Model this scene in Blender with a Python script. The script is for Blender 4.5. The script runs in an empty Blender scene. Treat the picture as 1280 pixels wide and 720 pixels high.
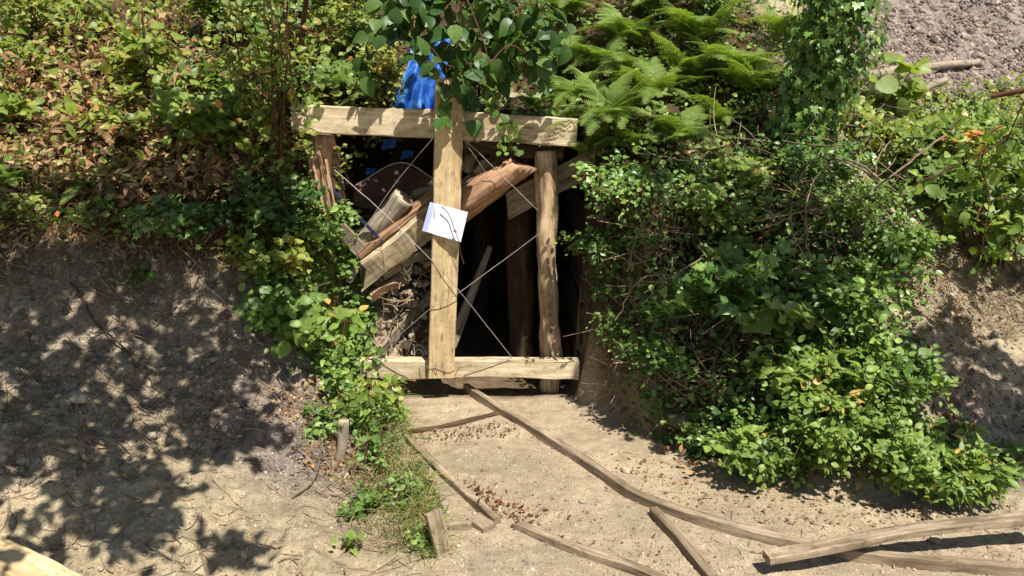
import bpy, math, random
import numpy as np
from mathutils import Vector

random.seed(5)
rng = np.random.default_rng(11)
SC = bpy.context.scene
COL = SC.collection
A = np.array

# ------------------------------------------------------------------ camera
PITCH = math.radians(14.0)
CAM = A([0.0, 0.0, 2.2])
F = 960.0
FW = A([0, math.cos(PITCH), -math.sin(PITCH)])
UP = A([0, math.sin(PITCH), math.cos(PITCH)])
cam_d = bpy.data.cameras.new('camera')
cam_d.sensor_width = 36.0
cam_d.lens = 36.0 * F / 1280.0
cam_d.clip_end = 1000
cam_d.clip_start = 0.05
cam = bpy.data.objects.new('camera', cam_d)
COL.objects.link(cam)
cam.location = CAM
cam.rotation_euler = (math.pi / 2 - PITCH, 0, 0)
SC.camera = cam
LDIR = A([-0.52, 1.0, -2.0]); LDIR = LDIR / np.linalg.norm(LDIR)      # the way sunlight travels


def ray(px, py):
    px = np.asarray(px, float); py = np.asarray(py, float)
    d = FW[None] + np.outer((px.ravel() - 640) / F, [1, 0, 0]) + np.outer((360 - py.ravel()) / F, UP)
    return d / d[:, 1:2]


def P(px, py, Y):
    return CAM + ray(px, py)[0] * Y


def G(px, py, z=0.0):
    r = ray(px, py)[0]
    return CAM + r * ((z - CAM[2]) / r[2])


# ------------------------------------------------------------------ noise
def _h(ix, iy, iz, seed):
    n = (ix * 374761393 + iy * 668265263 + iz * 2147483647 + seed * 974711) & 0xffffffff
    n = ((n ^ (n >> 13)) * 1274126177) & 0xffffffff
    return ((n ^ (n >> 16)) & 0xffff) / 65535.0


def vnoise(p, seed=0):
    p = np.asarray(p, float)
    i = np.floor(p).astype(np.int64); f = p - i
    f = f * f * (3 - 2 * f)
    r = 0
    for dx in (0, 1):
        for dy in (0, 1):
            for dz in (0, 1):
                w = (f[:, 0] if dx else 1 - f[:, 0]) * (f[:, 1] if dy else 1 - f[:, 1]) * (f[:, 2] if dz else 1 - f[:, 2])
                r = r + w * _h(i[:, 0] + dx, i[:, 1] + dy, i[:, 2] + dz, seed)
    return r * 2 - 1


def fbm(p, o=4, seed=0):
    r = 0; a = 1
    p = np.asarray(p, float)
    for k in range(o):
        r = r + a * vnoise(p * 2 ** k + k * 17.3, seed + k); a *= 0.5
    return r


def sstep(a, b, x):
    t = np.clip((x - a) / (b - a), 0, 1)
    return t * t * (3 - 2 * t)


# ------------------------------------------------------------------ terrain
ctrl = []
for px, py, Y in [
    (0, 720, 2.9), (0, 600, 3.35), (0, 500, 3.95), (0, 400, 4.5), (0, 260, 5.1), (0, 100, 6.5), (0, 0, 7.6),
    (-300, 600, 3.3), (-300, 260, 5.0), (-300, 0, 7.5),
    (200, 700, 3.08), (200, 600, 3.65), (200, 500, 4.25), (200, 400, 4.7), (200, 260, 5.2), (200, 100, 6.6), (200, 0, 7.7),
    (330, 700, 3.2), (350, 600, 3.85), (330, 500, 4.45), (330, 400, 4.9), (330, 260, 5.35),
    (400, 640, 3.7), (410, 560, 4.25), (420, 480, 4.75), (420, 400, 5.1), (390, 250, 5.5), (390, 100, 6.7), (390, 0, 7.8),
    (500, 690, 3.4), (470, 600, 4.1), (560, 110, 6.7), (560, 0, 7.9), (640, 150, 6.3),
    (1000, 450, 4.6), (1000, 300, 5.05), (1000, 180, 5.7), (900, 200, 5.8), (870, 470, 4.85), (830, 260, 5.4), (830, 400, 5.1),
    (1000, 90, 6.5), (800, 100, 6.7), (800, 0, 7.8), (950, 0, 7.9), (1100, 150, 6.5), (1200, 100, 7.8), (1200, 0, 9.6), (1290, 60, 8.8),
    (1100, 500, 4.25), (1100, 400, 4.7), (1100, 300, 5.2), (1100, 560, 4.0),
    (1280, 450, 4.55), (1200, 500, 4.35), (1280, 560, 4.05), (1280, 350, 5.3), (1280, 250, 6.0), (1200, 200, 6.1), (1600, 560, 4.0), (1600, 300, 5.8),
]:
    ctrl.append(P(px, py, Y))
for c in [(0, 3, 0), (1, 3, 0), (2.4, 3.2, 0.0), (2.1, 3.7, 0), (1.25, 4.1, 0.0), (3.4, 3.3, 0.05), (0, 4.4, 0.0), (0, 0, 0.45), (-3, 0, 0.75),
          (3, 0, 0.4), (0.98, 5.1, 1.3), (0.85, 5.6, 1.85), (-1.52, 5.25, 1.15), (-1.55, 5.7, 1.75), (-6, 3, 0.9), (6, 2, 0.4),
          (-15, 15, 8), (0, 15, 8.2), (15, 15, 8), (-15, 0, 2.2), (15, 0, 1.6), (0, -12, 0.4), (-15, -12, 0.6), (15, -12, 0.3),
          (-15, 28, 15), (0, 28, 15.5), (15, 28, 15), (28, 5, 4), (-28, 5, 5)]:
    ctrl.append(A(c, float))
ctrl = A(ctrl)


def _U(r2):
    return np.where(r2 > 1e-12, 0.5 * r2 * np.log(np.maximum(r2, 1e-12)), 0)


def tps_fit(c):
    n = len(c)
    K = _U(((c[:, None, :2] - c[None, :, :2]) ** 2).sum(-1)) + np.eye(n) * 0.02
    Pm = np.c_[np.ones(n), c[:, :2]]
    L = np.block([[K, Pm], [Pm.T, np.zeros((3, 3))]])
    return np.linalg.solve(L, np.r_[c[:, 2], 0, 0, 0])


_W = tps_fit(ctrl)


def TPS(x, y):
    xc = np.clip(x, -28, 28); yc = np.clip(y, -12, 28)
    out = np.empty_like(xc)
    for s in range(0, len(xc), 40000):
        a = xc[s:s + 40000]; b = yc[s:s + 40000]
        r2 = (a[:, None] - ctrl[None, :, 0]) ** 2 + (b[:, None] - ctrl[None, :, 1]) ** 2
        out[s:s + 40000] = _U(r2) @ _W[:-3] + _W[-3] + _W[-2] * a + _W[-1] * b
    return out + (y - yc) * 0.1 * (y > 28)


FLOOR = A([(-1.28, 8.6), (-1.28, 5.35), (-1.0, 4.98), (-0.74, 4.45), (-0.5, 3.8), (-0.42, 3.0), (-0.6, 1.6), (-2.5, 0.9), (-2.5, -3), (6, -3),
           (6, 2.6), (3.4, 3.25), (2.15, 3.68), (1.28, 4.12), (0.98, 4.6), (0.76, 5.0), (0.5, 5.36), (0.5, 8.6)])


def sdist(x, y, poly):
    d = np.full(x.shape, 1e9); ins = np.zeros(x.shape, bool)
    n = len(poly)
    for i in range(n):
        a = poly[i]; b = poly[(i + 1) % n]
        e = b - a; wx = x - a[0]; wy = y - a[1]
        t = np.clip((wx * e[0] + wy * e[1]) / (e @ e), 0, 1)
        d = np.minimum(d, np.hypot(wx - e[0] * t, wy - e[1] * t))
        c = ((a[1] > y) != (b[1] > y))
        with np.errstate(divide='ignore', invalid='ignore'):
            ins ^= c & (x < (b[0] - a[0]) * (y - a[1]) / (b[1] - a[1] + 1e-12) + a[0])
    return np.where(ins, -d, d)


def H(x, y):
    x = np.asarray(x, float).ravel(); y = np.asarray(y, float).ravel()
    t = TPS(x, y)
    p = np.c_[x, y, x * 0]
    wob = fbm(p * 3.1, 3, 4) * 0.07
    d = sdist(x, y, FLOOR) + wob * sstep(2, 3.5, y)
    w = np.where(y > 4.7, 0.2, 0.2 + 0.5 * sstep(4.7, 3.9, y))
    k = sstep(0, 1, d / w)
    # rubble apron inside the portal, on its left
    fl = np.clip((-0.42 - x) * 1.45, 0, 1.35) * sstep(5.42, 6.0, y) * sstep(9, 6.5, y)
    fl = fl + 0.03 * fbm(p * 5, 3, 9) * (fl > 0.02)
    z = fl * (1 - k) + t * k
    near = sstep(14, 8, np.hypot(x, y - 3))
    bank = np.clip(k, 0, 1)
    rg = np.abs(fbm(p * 6.0 + 5, 3, 14))
    z = z + (0.012 + 0.055 * bank) * fbm(p * 2.3, 3, 1) + near * (0.005 + 0.026 * bank) * fbm(p * 9, 3, 2) - near * bank * 0.05 * (rg - 0.4) + near * (0.003 + 0.006 * bank) * fbm(p * 34, 2, 3)
    return z


def on_ground(px, py, ymax=16.0):
    """where view lines through the given places meet the ground"""
    r = ray(px, py)
    n = len(r)
    Y = np.full(n, 2.0); hit = np.full(n, np.nan); alive = np.ones(n, bool)
    step = 0.05
    y = 2.0
    while y < ymax and alive.any():
        idx = np.where(alive)[0]
        q = CAM + r[idx] * y
        below = q[:, 2] <= Hq(q[:, 0], q[:, 1])
        hit[idx[below]] = y; alive[idx[below]] = False
        y += step
    hit = np.where(np.isnan(hit), ymax, hit)
    lo = hit - step
    for _ in range(6):
        md = (lo + hit) / 2; q = CAM + r * md[:, None]; b = q[:, 2] <= Hq(q[:, 0], q[:, 1])
        hit = np.where(b, md, hit); lo = np.where(b, lo, md)
    q = CAM + r * hit[:, None]
    q[:, 2] = Hq(q[:, 0], q[:, 1])
    return q


# fast lookup of the height field
_gx = np.arange(-9, 9.01, 0.03); _gy = np.arange(-2, 17.01, 0.03)
_GX, _GY = np.meshgrid(_gx, _gy)
_GZ = H(_GX, _GY).reshape(_GX.shape)


def Hq(x, y):
    x = np.asarray(x, float); y = np.asarray(y, float)
    fx = np.clip((x + 9) / 0.03, 0, len(_gx) - 1.001); fy = np.clip((y + 2) / 0.03, 0, len(_gy) - 1.001)
    i = fx.astype(int); j = fy.astype(int); u = fx - i; v = fy - j
    return (_GZ[j, i] * (1 - u) * (1 - v) + _GZ[j, i + 1] * u * (1 - v) + _GZ[j + 1, i] * (1 - u) * v + _GZ[j + 1, i + 1] * u * v)


def gnd(px, py):
    return on_ground([px], [py])[0]


def in_poly(n, poly):
    poly = A(poly, float); lo = poly.min(0); hi = poly.max(0)
    out = np.zeros((0, 2))
    while len(out) < n:
        c = rng.uniform(lo, hi, (n * 3, 2))
        out = np.r_[out, c[sdist(c[:, 0], c[:, 1], poly) < 0]]
    return out[:n]


# ------------------------------------------------------------------ materials
def nmat(name):
    m = bpy.data.materials.new(name); m.use_nodes = True
    nt = m.node_tree; nt.nodes.clear()
    return m, nt, nt.nodes, nt.links


def N(ns, t, **k):
    n = ns.new(t)
    for a, b in k.items():
        if a in n.inputs.keys():
            n.inputs[a].default_value = b
        else:
            setattr(n, a, b)
    return n


def ramp(ns, stops):
    r = ns.new('ShaderNodeValToRGB'); e = r.color_ramp.elements
    e[0].position = stops[0][0]; e[0].color = (*stops[0][1], 1)
    e[1].position = stops[-1][0]; e[1].color = (*stops[-1][1], 1)
    for p, c in stops[1:-1]:
        q = e.new(p); q.color = (*c, 1)
    return r


def mix(ns, ln, fac, a, b, mode='MIX'):
    m = ns.new('ShaderNodeMix'); m.data_type = 'RGBA'; m.blend_type = mode
    for sock, v in ((m.inputs[0], fac), (m.inputs[6], a), (m.inputs[7], b)):
        if hasattr(v, 'links'): ln.new(v, sock)
        elif isinstance(v, (int, float)): sock.default_value = v
        else: sock.default_value = (*v, 1)
    return m.outputs[2]


def leaf_mat(name, stops, trans=0.4, rough=0.45, dead=0.0, spec=0.4):
    m, nt, ns, ln = nmat(name)
    at = N(ns, 'ShaderNodeAttribute', attribute_name='rnd')
    r = ramp(ns, stops); ln.new(at.outputs['Fac'], r.inputs[0])
    tc = ns.new('ShaderNodeTexCoord')
    nz = N(ns, 'ShaderNodeTexNoise', Scale=45.0, Detail=3.0); ln.new(tc.outputs['Object'], nz.inputs['Vector'])
    rr = ramp(ns, [(0.3, (0.72, 0.74, 0.68)), (0.7, (1.2, 1.18, 1.1))]); ln.new(nz.outputs[0], rr.inputs[0])
    c = mix(ns, ln, 1.0, r.outputs[0], rr.outputs[0], 'MULTIPLY')
    pr = N(ns, 'ShaderNodeBsdfPrincipled', Roughness=rough)
    pr.inputs['Specular IOR Level'].default_value = spec
    ln.new(c, pr.inputs['Base Color'])
    tr = ns.new('ShaderNodeBsdfTranslucent')
    c2 = mix(ns, ln, 1.0, c, (1.25, 1.25, 0.45), 'MULTIPLY')
    ln.new(c2, tr.inputs[0])
    mx = N(ns, 'ShaderNodeMixShader'); mx.inputs[0].default_value = trans
    ln.new(pr.outputs[0], mx.inputs[1]); ln.new(tr.outputs[0], mx.inputs[2])
    o = ns.new('ShaderNodeOutputMaterial'); ln.new(mx.outputs[0], o.inputs[0])
    return m


def wood_mat(name, c1, c2, c3, scale=1.0, rough=0.75, bump=0.4, stain=0.35, knots=True):
    m, nt, ns, ln = nmat(name)
    at = N(ns, 'ShaderNodeAttribute', attribute_name='gc')
    mp = N(ns, 'ShaderNodeMapping'); mp.inputs['Scale'].default_value = (2.2 * scale, 34 * scale, 34 * scale)
    ln.new(at.outputs['Vector'], mp.inputs[0])
    nz = N(ns, 'ShaderNodeTexNoise', Scale=1.6, Detail=8.0, Roughness=0.65, Distortion=0.5); ln.new(mp.outputs[0], nz.inputs['Vector'])
    r = ramp(ns, [(0.28, c1), (0.5, c2), (0.72, c3)]); ln.new(nz.outputs[0], r.inputs[0])
    mp2 = N(ns, 'ShaderNodeMapping'); mp2.inputs['Scale'].default_value = (1.6, 5, 5)
    ln.new(at.outputs['Vector'], mp2.inputs[0])
    n2 = N(ns, 'ShaderNodeTexNoise', Scale=2.3, Detail=5.0, Roughness=0.6); ln.new(mp2.outputs[0], n2.inputs['Vector'])
    r2 = ramp(ns, [(0.36, (1 - stain, 1 - stain * 1.1, 1 - stain * 1.25)), (0.62, (1.08, 1.05, 1.0))]); ln.new(n2.outputs[0], r2.inputs[0])
    c = mix(ns, ln, 1.0, r.outputs[0], r2.outputs[0], 'MULTIPLY')
    mp4 = N(ns, 'ShaderNodeMapping'); mp4.inputs['Scale'].default_value = (1.1, 26, 26)
    ln.new(at.outputs['Vector'], mp4.inputs[0])
    n4 = N(ns, 'ShaderNodeTexNoise', Scale=1.4, Detail=3.0, Roughness=0.5, Distortion=0.3); ln.new(mp4.outputs[0], n4.inputs['Vector'])
    r4 = ramp(ns, [(0.488, (1, 1, 1)), (0.5, (0.35, 0.30, 0.25)), (0.506, (0.42, 0.36, 0.3)), (0.52, (1, 1, 1))]); ln.new(n4.outputs[0], r4.inputs[0])
    n5 = N(ns, 'ShaderNodeTexNoise', Scale=6.0, Detail=3.0); ln.new(at.outputs['Vector'], n5.inputs['Vector'])
    r5 = ramp(ns, [(0.46, (0, 0, 0)), (0.6, (1, 1, 1))]); ln.new(n5.outputs[0], r5.inputs[0])
    c = mix(ns, ln, r5.outputs[0], c, mix(ns, ln, 1.0, c, r4.outputs[0], 'MULTIPLY'))
    n6 = N(ns, 'ShaderNodeTexNoise', Scale=22.0, Detail=6.0, Roughness=0.7); ln.new(at.outputs['Vector'], n6.inputs['Vector'])
    r6 = ramp(ns, [(0.34, (0.62, 0.56, 0.5)), (0.46, (1, 1, 1))]); ln.new(n6.outputs[0], r6.inputs[0])
    c = mix(ns, ln, 0.8, c, r6.outputs[0], 'MULTIPLY')
    if knots:
        mp3 = N(ns, 'ShaderNodeMapping'); mp3.inputs['Scale'].default_value = (3.0, 9, 9)
        ln.new(at.outputs['Vector'], mp3.inputs[0])
        v = N(ns, 'ShaderNodeTexVoronoi', Scale=1.0); ln.new(mp3.outputs[0], v.inputs['Vector'])
        r3 = ramp(ns, [(0.05, (0.45, 0.33, 0.22)), (0.15, (1, 1, 1))]); ln.new(v.outputs['Distance'], r3.inputs[0])
        c = mix(ns, ln, 0.8, c, r3.outputs[0], 'MULTIPLY')
    pr = N(ns, 'ShaderNodeBsdfPrincipled', Roughness=rough); pr.inputs['Specular IOR Level'].default_value = 0.25
    ln.new(c, pr.inputs['Base Color'])
    b = N(ns, 'ShaderNodeBump', Strength=bump, Distance=0.004); ln.new(nz.outputs[0], b.inputs['Height']); ln.new(b.outputs[0], pr.inputs['Normal'])
    o = ns.new('ShaderNodeOutputMaterial'); ln.new(pr.outputs[0], o.inputs[0])
    return m


def rough_mat(name, stops, scale=12.0, rough=0.9, bump=0.6, dist=0.01, metal=0.0, spec=0.2, use_rnd=False):
    m, nt, ns, ln = nmat(name)
    tc = ns.new('ShaderNodeTexCoord')
    nz = N(ns, 'ShaderNodeTexNoise', Scale=scale, Detail=8.0, Roughness=0.65); ln.new(tc.outputs['Object'], nz.inputs['Vector'])
    r = ramp(ns, stops); ln.new(nz.outputs[0], r.inputs[0])
    c = r.outputs[0]
    if use_rnd:
        at = N(ns, 'ShaderNodeAttribute', attribute_name='rnd')
        r2 = ramp(ns, [(0, (0.5, 0.5, 0.52)), (0.5, (0.95, 0.9, 0.85)), (1, (1.5, 1.4, 1.25))]); ln.new(at.outputs['Fac'], r2.inputs[0])
        c = mix(ns, ln, 1.0, c, r2.outputs[0], 'MULTIPLY')
    pr = N(ns, 'ShaderNodeBsdfPrincipled', Roughness=rough, Metallic=metal); pr.inputs['Specular IOR Level'].default_value = spec
    ln.new(c, pr.inputs['Base Color'])
    b = N(ns, 'ShaderNodeBump', Strength=bump, Distance=dist); ln.new(nz.outputs[0], b.inputs['Height']); ln.new(b.outputs[0], pr.inputs['Normal'])
    o = ns.new('ShaderNodeOutputMaterial'); ln.new(pr.outputs[0], o.inputs[0])
    return m


def ground_mat():
    m, nt, ns, ln = nmat('earth')
    tc = ns.new('ShaderNodeTexCoord'); ob = tc.outputs['Object']
    def nz(s, d=6.0, r=0.6):
        n = N(ns, 'ShaderNodeTexNoise', Scale=s, Detail=d, Roughness=r); ln.new(ob, n.inputs['Vector']); return n.outputs[0]
    big = nz(1.3); mid = nz(9.0, 8.0, 0.7); fine = nz(75.0, 6.0, 0.7)
    tan = ramp(ns, [(0.3, (0.215, 0.170, 0.108)), (0.5, (0.335, 0.275, 0.178)), (0.7, (0.45, 0.38, 0.25))]); ln.new(mid, tan.inputs[0])
    warm = ramp(ns, [(0.3, (0.255, 0.20, 0.135)), (0.6, (0.375, 0.305, 0.21)), (0.75, (0.45, 0.375, 0.27))]); ln.new(mid, warm.inputs[0])
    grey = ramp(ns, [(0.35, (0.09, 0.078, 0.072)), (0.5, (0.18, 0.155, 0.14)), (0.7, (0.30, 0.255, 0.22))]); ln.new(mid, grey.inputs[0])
    hum_shade = ramp(ns, [(0.3, (0.028, 0.018, 0.010)), (0.55, (0.085, 0.052, 0.028)), (0.75, (0.17, 0.105, 0.058))]); ln.new(mid, hum_shade.inputs[0])  # humus tones, also used for shade painted into the soil
    at = N(ns, 'ShaderNodeAttribute', attribute_name='soil')
    sp = ns.new('ShaderNodeSeparateColor'); ln.new(at.outputs['Color'], sp.inputs[0])
    c = mix(ns, ln, sp.outputs[2], tan.outputs[0], warm.outputs[0])
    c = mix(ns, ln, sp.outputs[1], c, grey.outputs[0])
    c = mix(ns, ln, sp.outputs[0], c, hum_shade.outputs[0])
    rb = ramp(ns, [(0.35, (0.78, 0.77, 0.76)), (0.65, (1.12, 1.1, 1.06))]); ln.new(big, rb.inputs[0])
    c = mix(ns, ln, 1.0, c, rb.outputs[0], 'MULTIPLY')
    rf = ramp(ns, [(0.32, (0.55, 0.54, 0.55)), (0.48, (1, 1, 1)), (0.72, (1.25, 1.22, 1.18))]); ln.new(fine, rf.inputs[0])
    c = mix(ns, ln, 1.0, c, rf.outputs[0], 'MULTIPLY')
    pr = N(ns, 'ShaderNodeBsdfPrincipled', Roughness=0.95); pr.inputs['Specular IOR Level'].default_value = 0.15
    ln.new(c, pr.inputs['Base Color'])
    add = N(ns, 'ShaderNodeMath', operation='ADD'); ln.new(mid, add.inputs[0])
    mu = N(ns, 'ShaderNodeMath', operation='MULTIPLY'); ln.new(fine, mu.inputs[0]); mu.inputs[1].default_value = 0.35; ln.new(mu.outputs[0], add.inputs[1])
    b = N(ns, 'ShaderNodeBump', Strength=0.8, Distance=0.035); ln.new(add.outputs[0], b.inputs['Height']); ln.new(b.outputs[0], pr.inputs['Normal'])
    o = ns.new('ShaderNodeOutputMaterial'); ln.new(pr.outputs[0], o.inputs[0])
    return m


M = {}
M['earth'] = ground_mat()
M['bright'] = leaf_mat('bright leaf', [(0, (0.094, 0.161, 0.036)), (0.5, (0.178, 0.278, 0.057)), (0.985, (0.293, 0.380, 0.083)), (1, (0.586, 0.395, 0.114))], 0.4)
M['mid'] = leaf_mat('mid leaf', [(0, (0.065, 0.130, 0.028)), (0.6, (0.153, 0.259, 0.052)), (1, (0.282, 0.390, 0.086))], 0.38)
M['bramble'] = leaf_mat('bramble leaf', [(0, (0.083, 0.141, 0.029)), (0.5, (0.209, 0.291, 0.055)), (0.97, (0.396, 0.389, 0.078)), (1, (0.606, 0.229, 0.078))], 0.4)
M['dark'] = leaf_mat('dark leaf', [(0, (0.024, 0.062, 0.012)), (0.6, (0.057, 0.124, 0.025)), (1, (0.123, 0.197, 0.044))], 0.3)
M['yellow'] = leaf_mat('yellow green leaf', [(0, (0.137, 0.205, 0.036)), (0.6, (0.246, 0.328, 0.057)), (1, (0.410, 0.369, 0.100))], 0.45)
M['ivy'] = leaf_mat('ivy leaf', [(0, (0.047, 0.106, 0.022)), (0.6, (0.116, 0.222, 0.044)), (1, (0.256, 0.353, 0.078))], 0.25, 0.35)
M['fern'] = leaf_mat('fern frond', [(0, (0.109, 0.183, 0.044)), (0.5, (0.196, 0.300, 0.070)), (1, (0.333, 0.395, 0.109))], 0.42)
M['fernpale'] = leaf_mat('pale fern frond', [(0, (0.111, 0.205, 0.052)), (0.6, (0.188, 0.300, 0.078)), (1, (0.298, 0.328, 0.104))], 0.42)
M['grass'] = leaf_mat('grass blade', [(0, (0.084, 0.144, 0.030)), (0.6, (0.180, 0.240, 0.054)), (1, (0.408, 0.348, 0.144))], 0.4)
M['dead'] = leaf_mat('dead leaf', [(0, (0.112, 0.056, 0.027)), (0.5, (0.263, 0.144, 0.069)), (1, (0.475, 0.325, 0.175))], 0.2, 0.8)
M['rusty'] = leaf_mat('rusty fallen leaf', [(0, (0.084, 0.032, 0.016)), (0.6, (0.180, 0.077, 0.036)), (1, (0.252, 0.175, 0.096))], 0.15, 0.8)
M['stem'] = rough_mat('green stem', [(0.3, (0.05, 0.06, 0.02)), (0.7, (0.13, 0.13, 0.045))], 20)
M['redstem'] = rough_mat('reddish stem', [(0.3, (0.05, 0.022, 0.014)), (0.7, (0.13, 0.06, 0.035))], 20)
M['twig'] = rough_mat('dry twig', [(0.3, (0.12, 0.085, 0.055)), (0.7, (0.33, 0.26, 0.18))], 14, use_rnd=True)
M['bark'] = wood_mat('brown bark', (0.13, 0.07, 0.04), (0.36, 0.21, 0.125), (0.58, 0.40, 0.26), 0.8, 0.9, 1.0, 0.35, False)
M['pine'] = wood_mat('new sawn pine', (0.37, 0.26, 0.13), (0.52, 0.40, 0.225), (0.64, 0.52, 0.325), 0.7, 0.65, 0.25, 0.25)
M['pinegrey'] = wood_mat('pale rough sawn pine', (0.33, 0.26, 0.16), (0.53, 0.445, 0.30), (0.68, 0.60, 0.44), 0.8, 0.75, 0.4, 0.35)
M['prop'] = wood_mat('peeled log', (0.17, 0.11, 0.065), (0.44, 0.33, 0.21), (0.66, 0.54, 0.38), 0.6, 0.8, 0.9, 0.5, False)
M['split'] = wood_mat('split wood', (0.22, 0.10, 0.055), (0.42, 0.27, 0.17), (0.62, 0.47, 0.33), 0.7, 0.8, 0.8, 0.4, False)
M['weather'] = wood_mat('weathered wood', (0.13, 0.10, 0.07), (0.27, 0.215, 0.15), (0.42, 0.345, 0.25), 0.9, 0.85, 0.8, 0.45, False)
M['greywood'] = wood_mat('grey wood', (0.16, 0.13, 0.10), (0.30, 0.255, 0.20), (0.48, 0.42, 0.34), 0.9, 0.85, 0.7, 0.4, False)
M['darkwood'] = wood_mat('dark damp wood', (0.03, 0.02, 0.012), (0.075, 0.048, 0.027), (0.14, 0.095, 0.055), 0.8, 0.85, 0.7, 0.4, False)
M['stone'] = rough_mat('stone', [(0.3, (0.16, 0.14, 0.115)), (0.5, (0.28, 0.245, 0.195)), (0.7, (0.40, 0.355, 0.285))], 9, use_rnd=True)
M['clod'] = rough_mat('clod of earth', [(0.3, (0.13, 0.11, 0.085)), (0.5, (0.22, 0.185, 0.14)), (0.7, (0.33, 0.28, 0.21))], 14, use_rnd=True)
M['rubble'] = rough_mat('rubble stone', [(0.3, (0.13, 0.095, 0.065)), (0.5, (0.27, 0.205, 0.145)), (0.7, (0.42, 0.34, 0.25))], 14)
M['scree'] = rough_mat('scree stone', [(0.3, (0.10, 0.082, 0.072)), (0.5, (0.20, 0.165, 0.145)), (0.7, (0.34, 0.285, 0.25))], 9, use_rnd=True)
M['rust'] = rough_mat('rusted sheet steel', [(0.3, (0.04, 0.018, 0.012)), (0.55, (0.075, 0.034, 0.022)), (0.75, (0.14, 0.06, 0.04))], 9, 0.7, 0.3, 0.004, 0.3, 0.4)
M['edge'] = rough_mat('pale steel edge', [(0.3, (0.3, 0.26, 0.23)), (0.7, (0.55, 0.5, 0.45))], 20, 0.5, 0.2, 0.002, 0.5, 0.5)  # paler than the rest of the sheet
M['tarp'] = rough_mat('blue tarpaulin', [(0.3, (0.005, 0.03, 0.20)), (0.5, (0.012, 0.10, 0.42)), (0.75, (0.16, 0.38, 0.68))], 9, 0.55, 0.5, 0.01, 0, 0.4)
M['wire'] = rough_mat('galvanised wire', [(0.3, (0.20, 0.18, 0.155)), (0.7, (0.42, 0.39, 0.35))], 30, 0.45, 0.1, 0.001, 0.4, 0.5)
M['red'] = rough_mat('red tag', [(0.3, (0.4, 0.02, 0.02)), (0.7, (0.6, 0.05, 0.04))], 30, 0.6)
M['rod'] = rough_mat('dark blue painted rod', [(0.3, (0.008, 0.012, 0.03)), (0.7, (0.03, 0.04, 0.08))], 10, 0.4)
M['pipe'] = rough_mat('grey plastic', [(0.3, (0.35, 0.33, 0.29)), (0.7, (0.6, 0.57, 0.5))], 12, 0.6)


def paper_mat():
    m, nt, ns, ln = nmat('printed paper')
    at = N(ns, 'ShaderNodeAttribute', attribute_name='gc')
    sx = ns.new('ShaderNodeSeparateXYZ'); ln.new(at.outputs['Vector'], sx.inputs[0])
    # faint unreadable lines of print
    w = N(ns, 'ShaderNodeMath', operation='MULTIPLY'); ln.new(sx.outputs[1], w.inputs[0]); w.inputs[1].default_value = 9.0
    fr = N(ns, 'ShaderNodeMath', operation='FRACT'); ln.new(w.outputs[0], fr.inputs[0])
    gt = N(ns, 'ShaderNodeMath', operation='GREATER_THAN'); ln.new(fr.outputs[0], gt.inputs[0]); gt.inputs[1].default_value = 0.62
    mp = N(ns, 'ShaderNodeMapping'); mp.inputs['Scale'].default_value = (26, 9, 1); ln.new(at.outputs['Vector'], mp.inputs[0])
    nz = N(ns, 'ShaderNodeTexNoise', Scale=1.5, Detail=2.0); ln.new(mp.outputs[0], nz.inputs['Vector'])
    g2 = N(ns, 'ShaderNodeMath', operation='GREATER_THAN'); ln.new(nz.outputs[0], g2.inputs[0]); g2.inputs[1].default_value = 0.5
    mu = N(ns, 'ShaderNodeMath', operation='MULTIPLY'); ln.new(gt.outputs[0], mu.inputs[0]); ln.new(g2.outputs[0], mu.inputs[1])
    m2 = N(ns, 'ShaderNodeMath', operation='MULTIPLY'); ln.new(mu.outputs[0], m2.inputs[0]); m2.inputs[1].default_value = 0.4
    c = mix(ns, ln, m2.outputs[0], (0.64, 0.69, 0.82), (0.36, 0.40, 0.54))
    ed = N(ns, 'ShaderNodeMath', operation='LESS_THAN'); ln.new(sx.outputs[0], ed.inputs[0]); ed.inputs[1].default_value = 0.13
    c = mix(ns, ln, ed.outputs[0], c, (0.42, 0.48, 0.78))
    pr = N(ns, 'ShaderNodeBsdfPrincipled', Roughness=0.6); ln.new(c, pr.inputs['Base Color'])
    o = ns.new('ShaderNodeOutputMaterial'); ln.new(pr.outputs[0], o.inputs[0])
    return m


M['paper'] = paper_mat()


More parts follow.
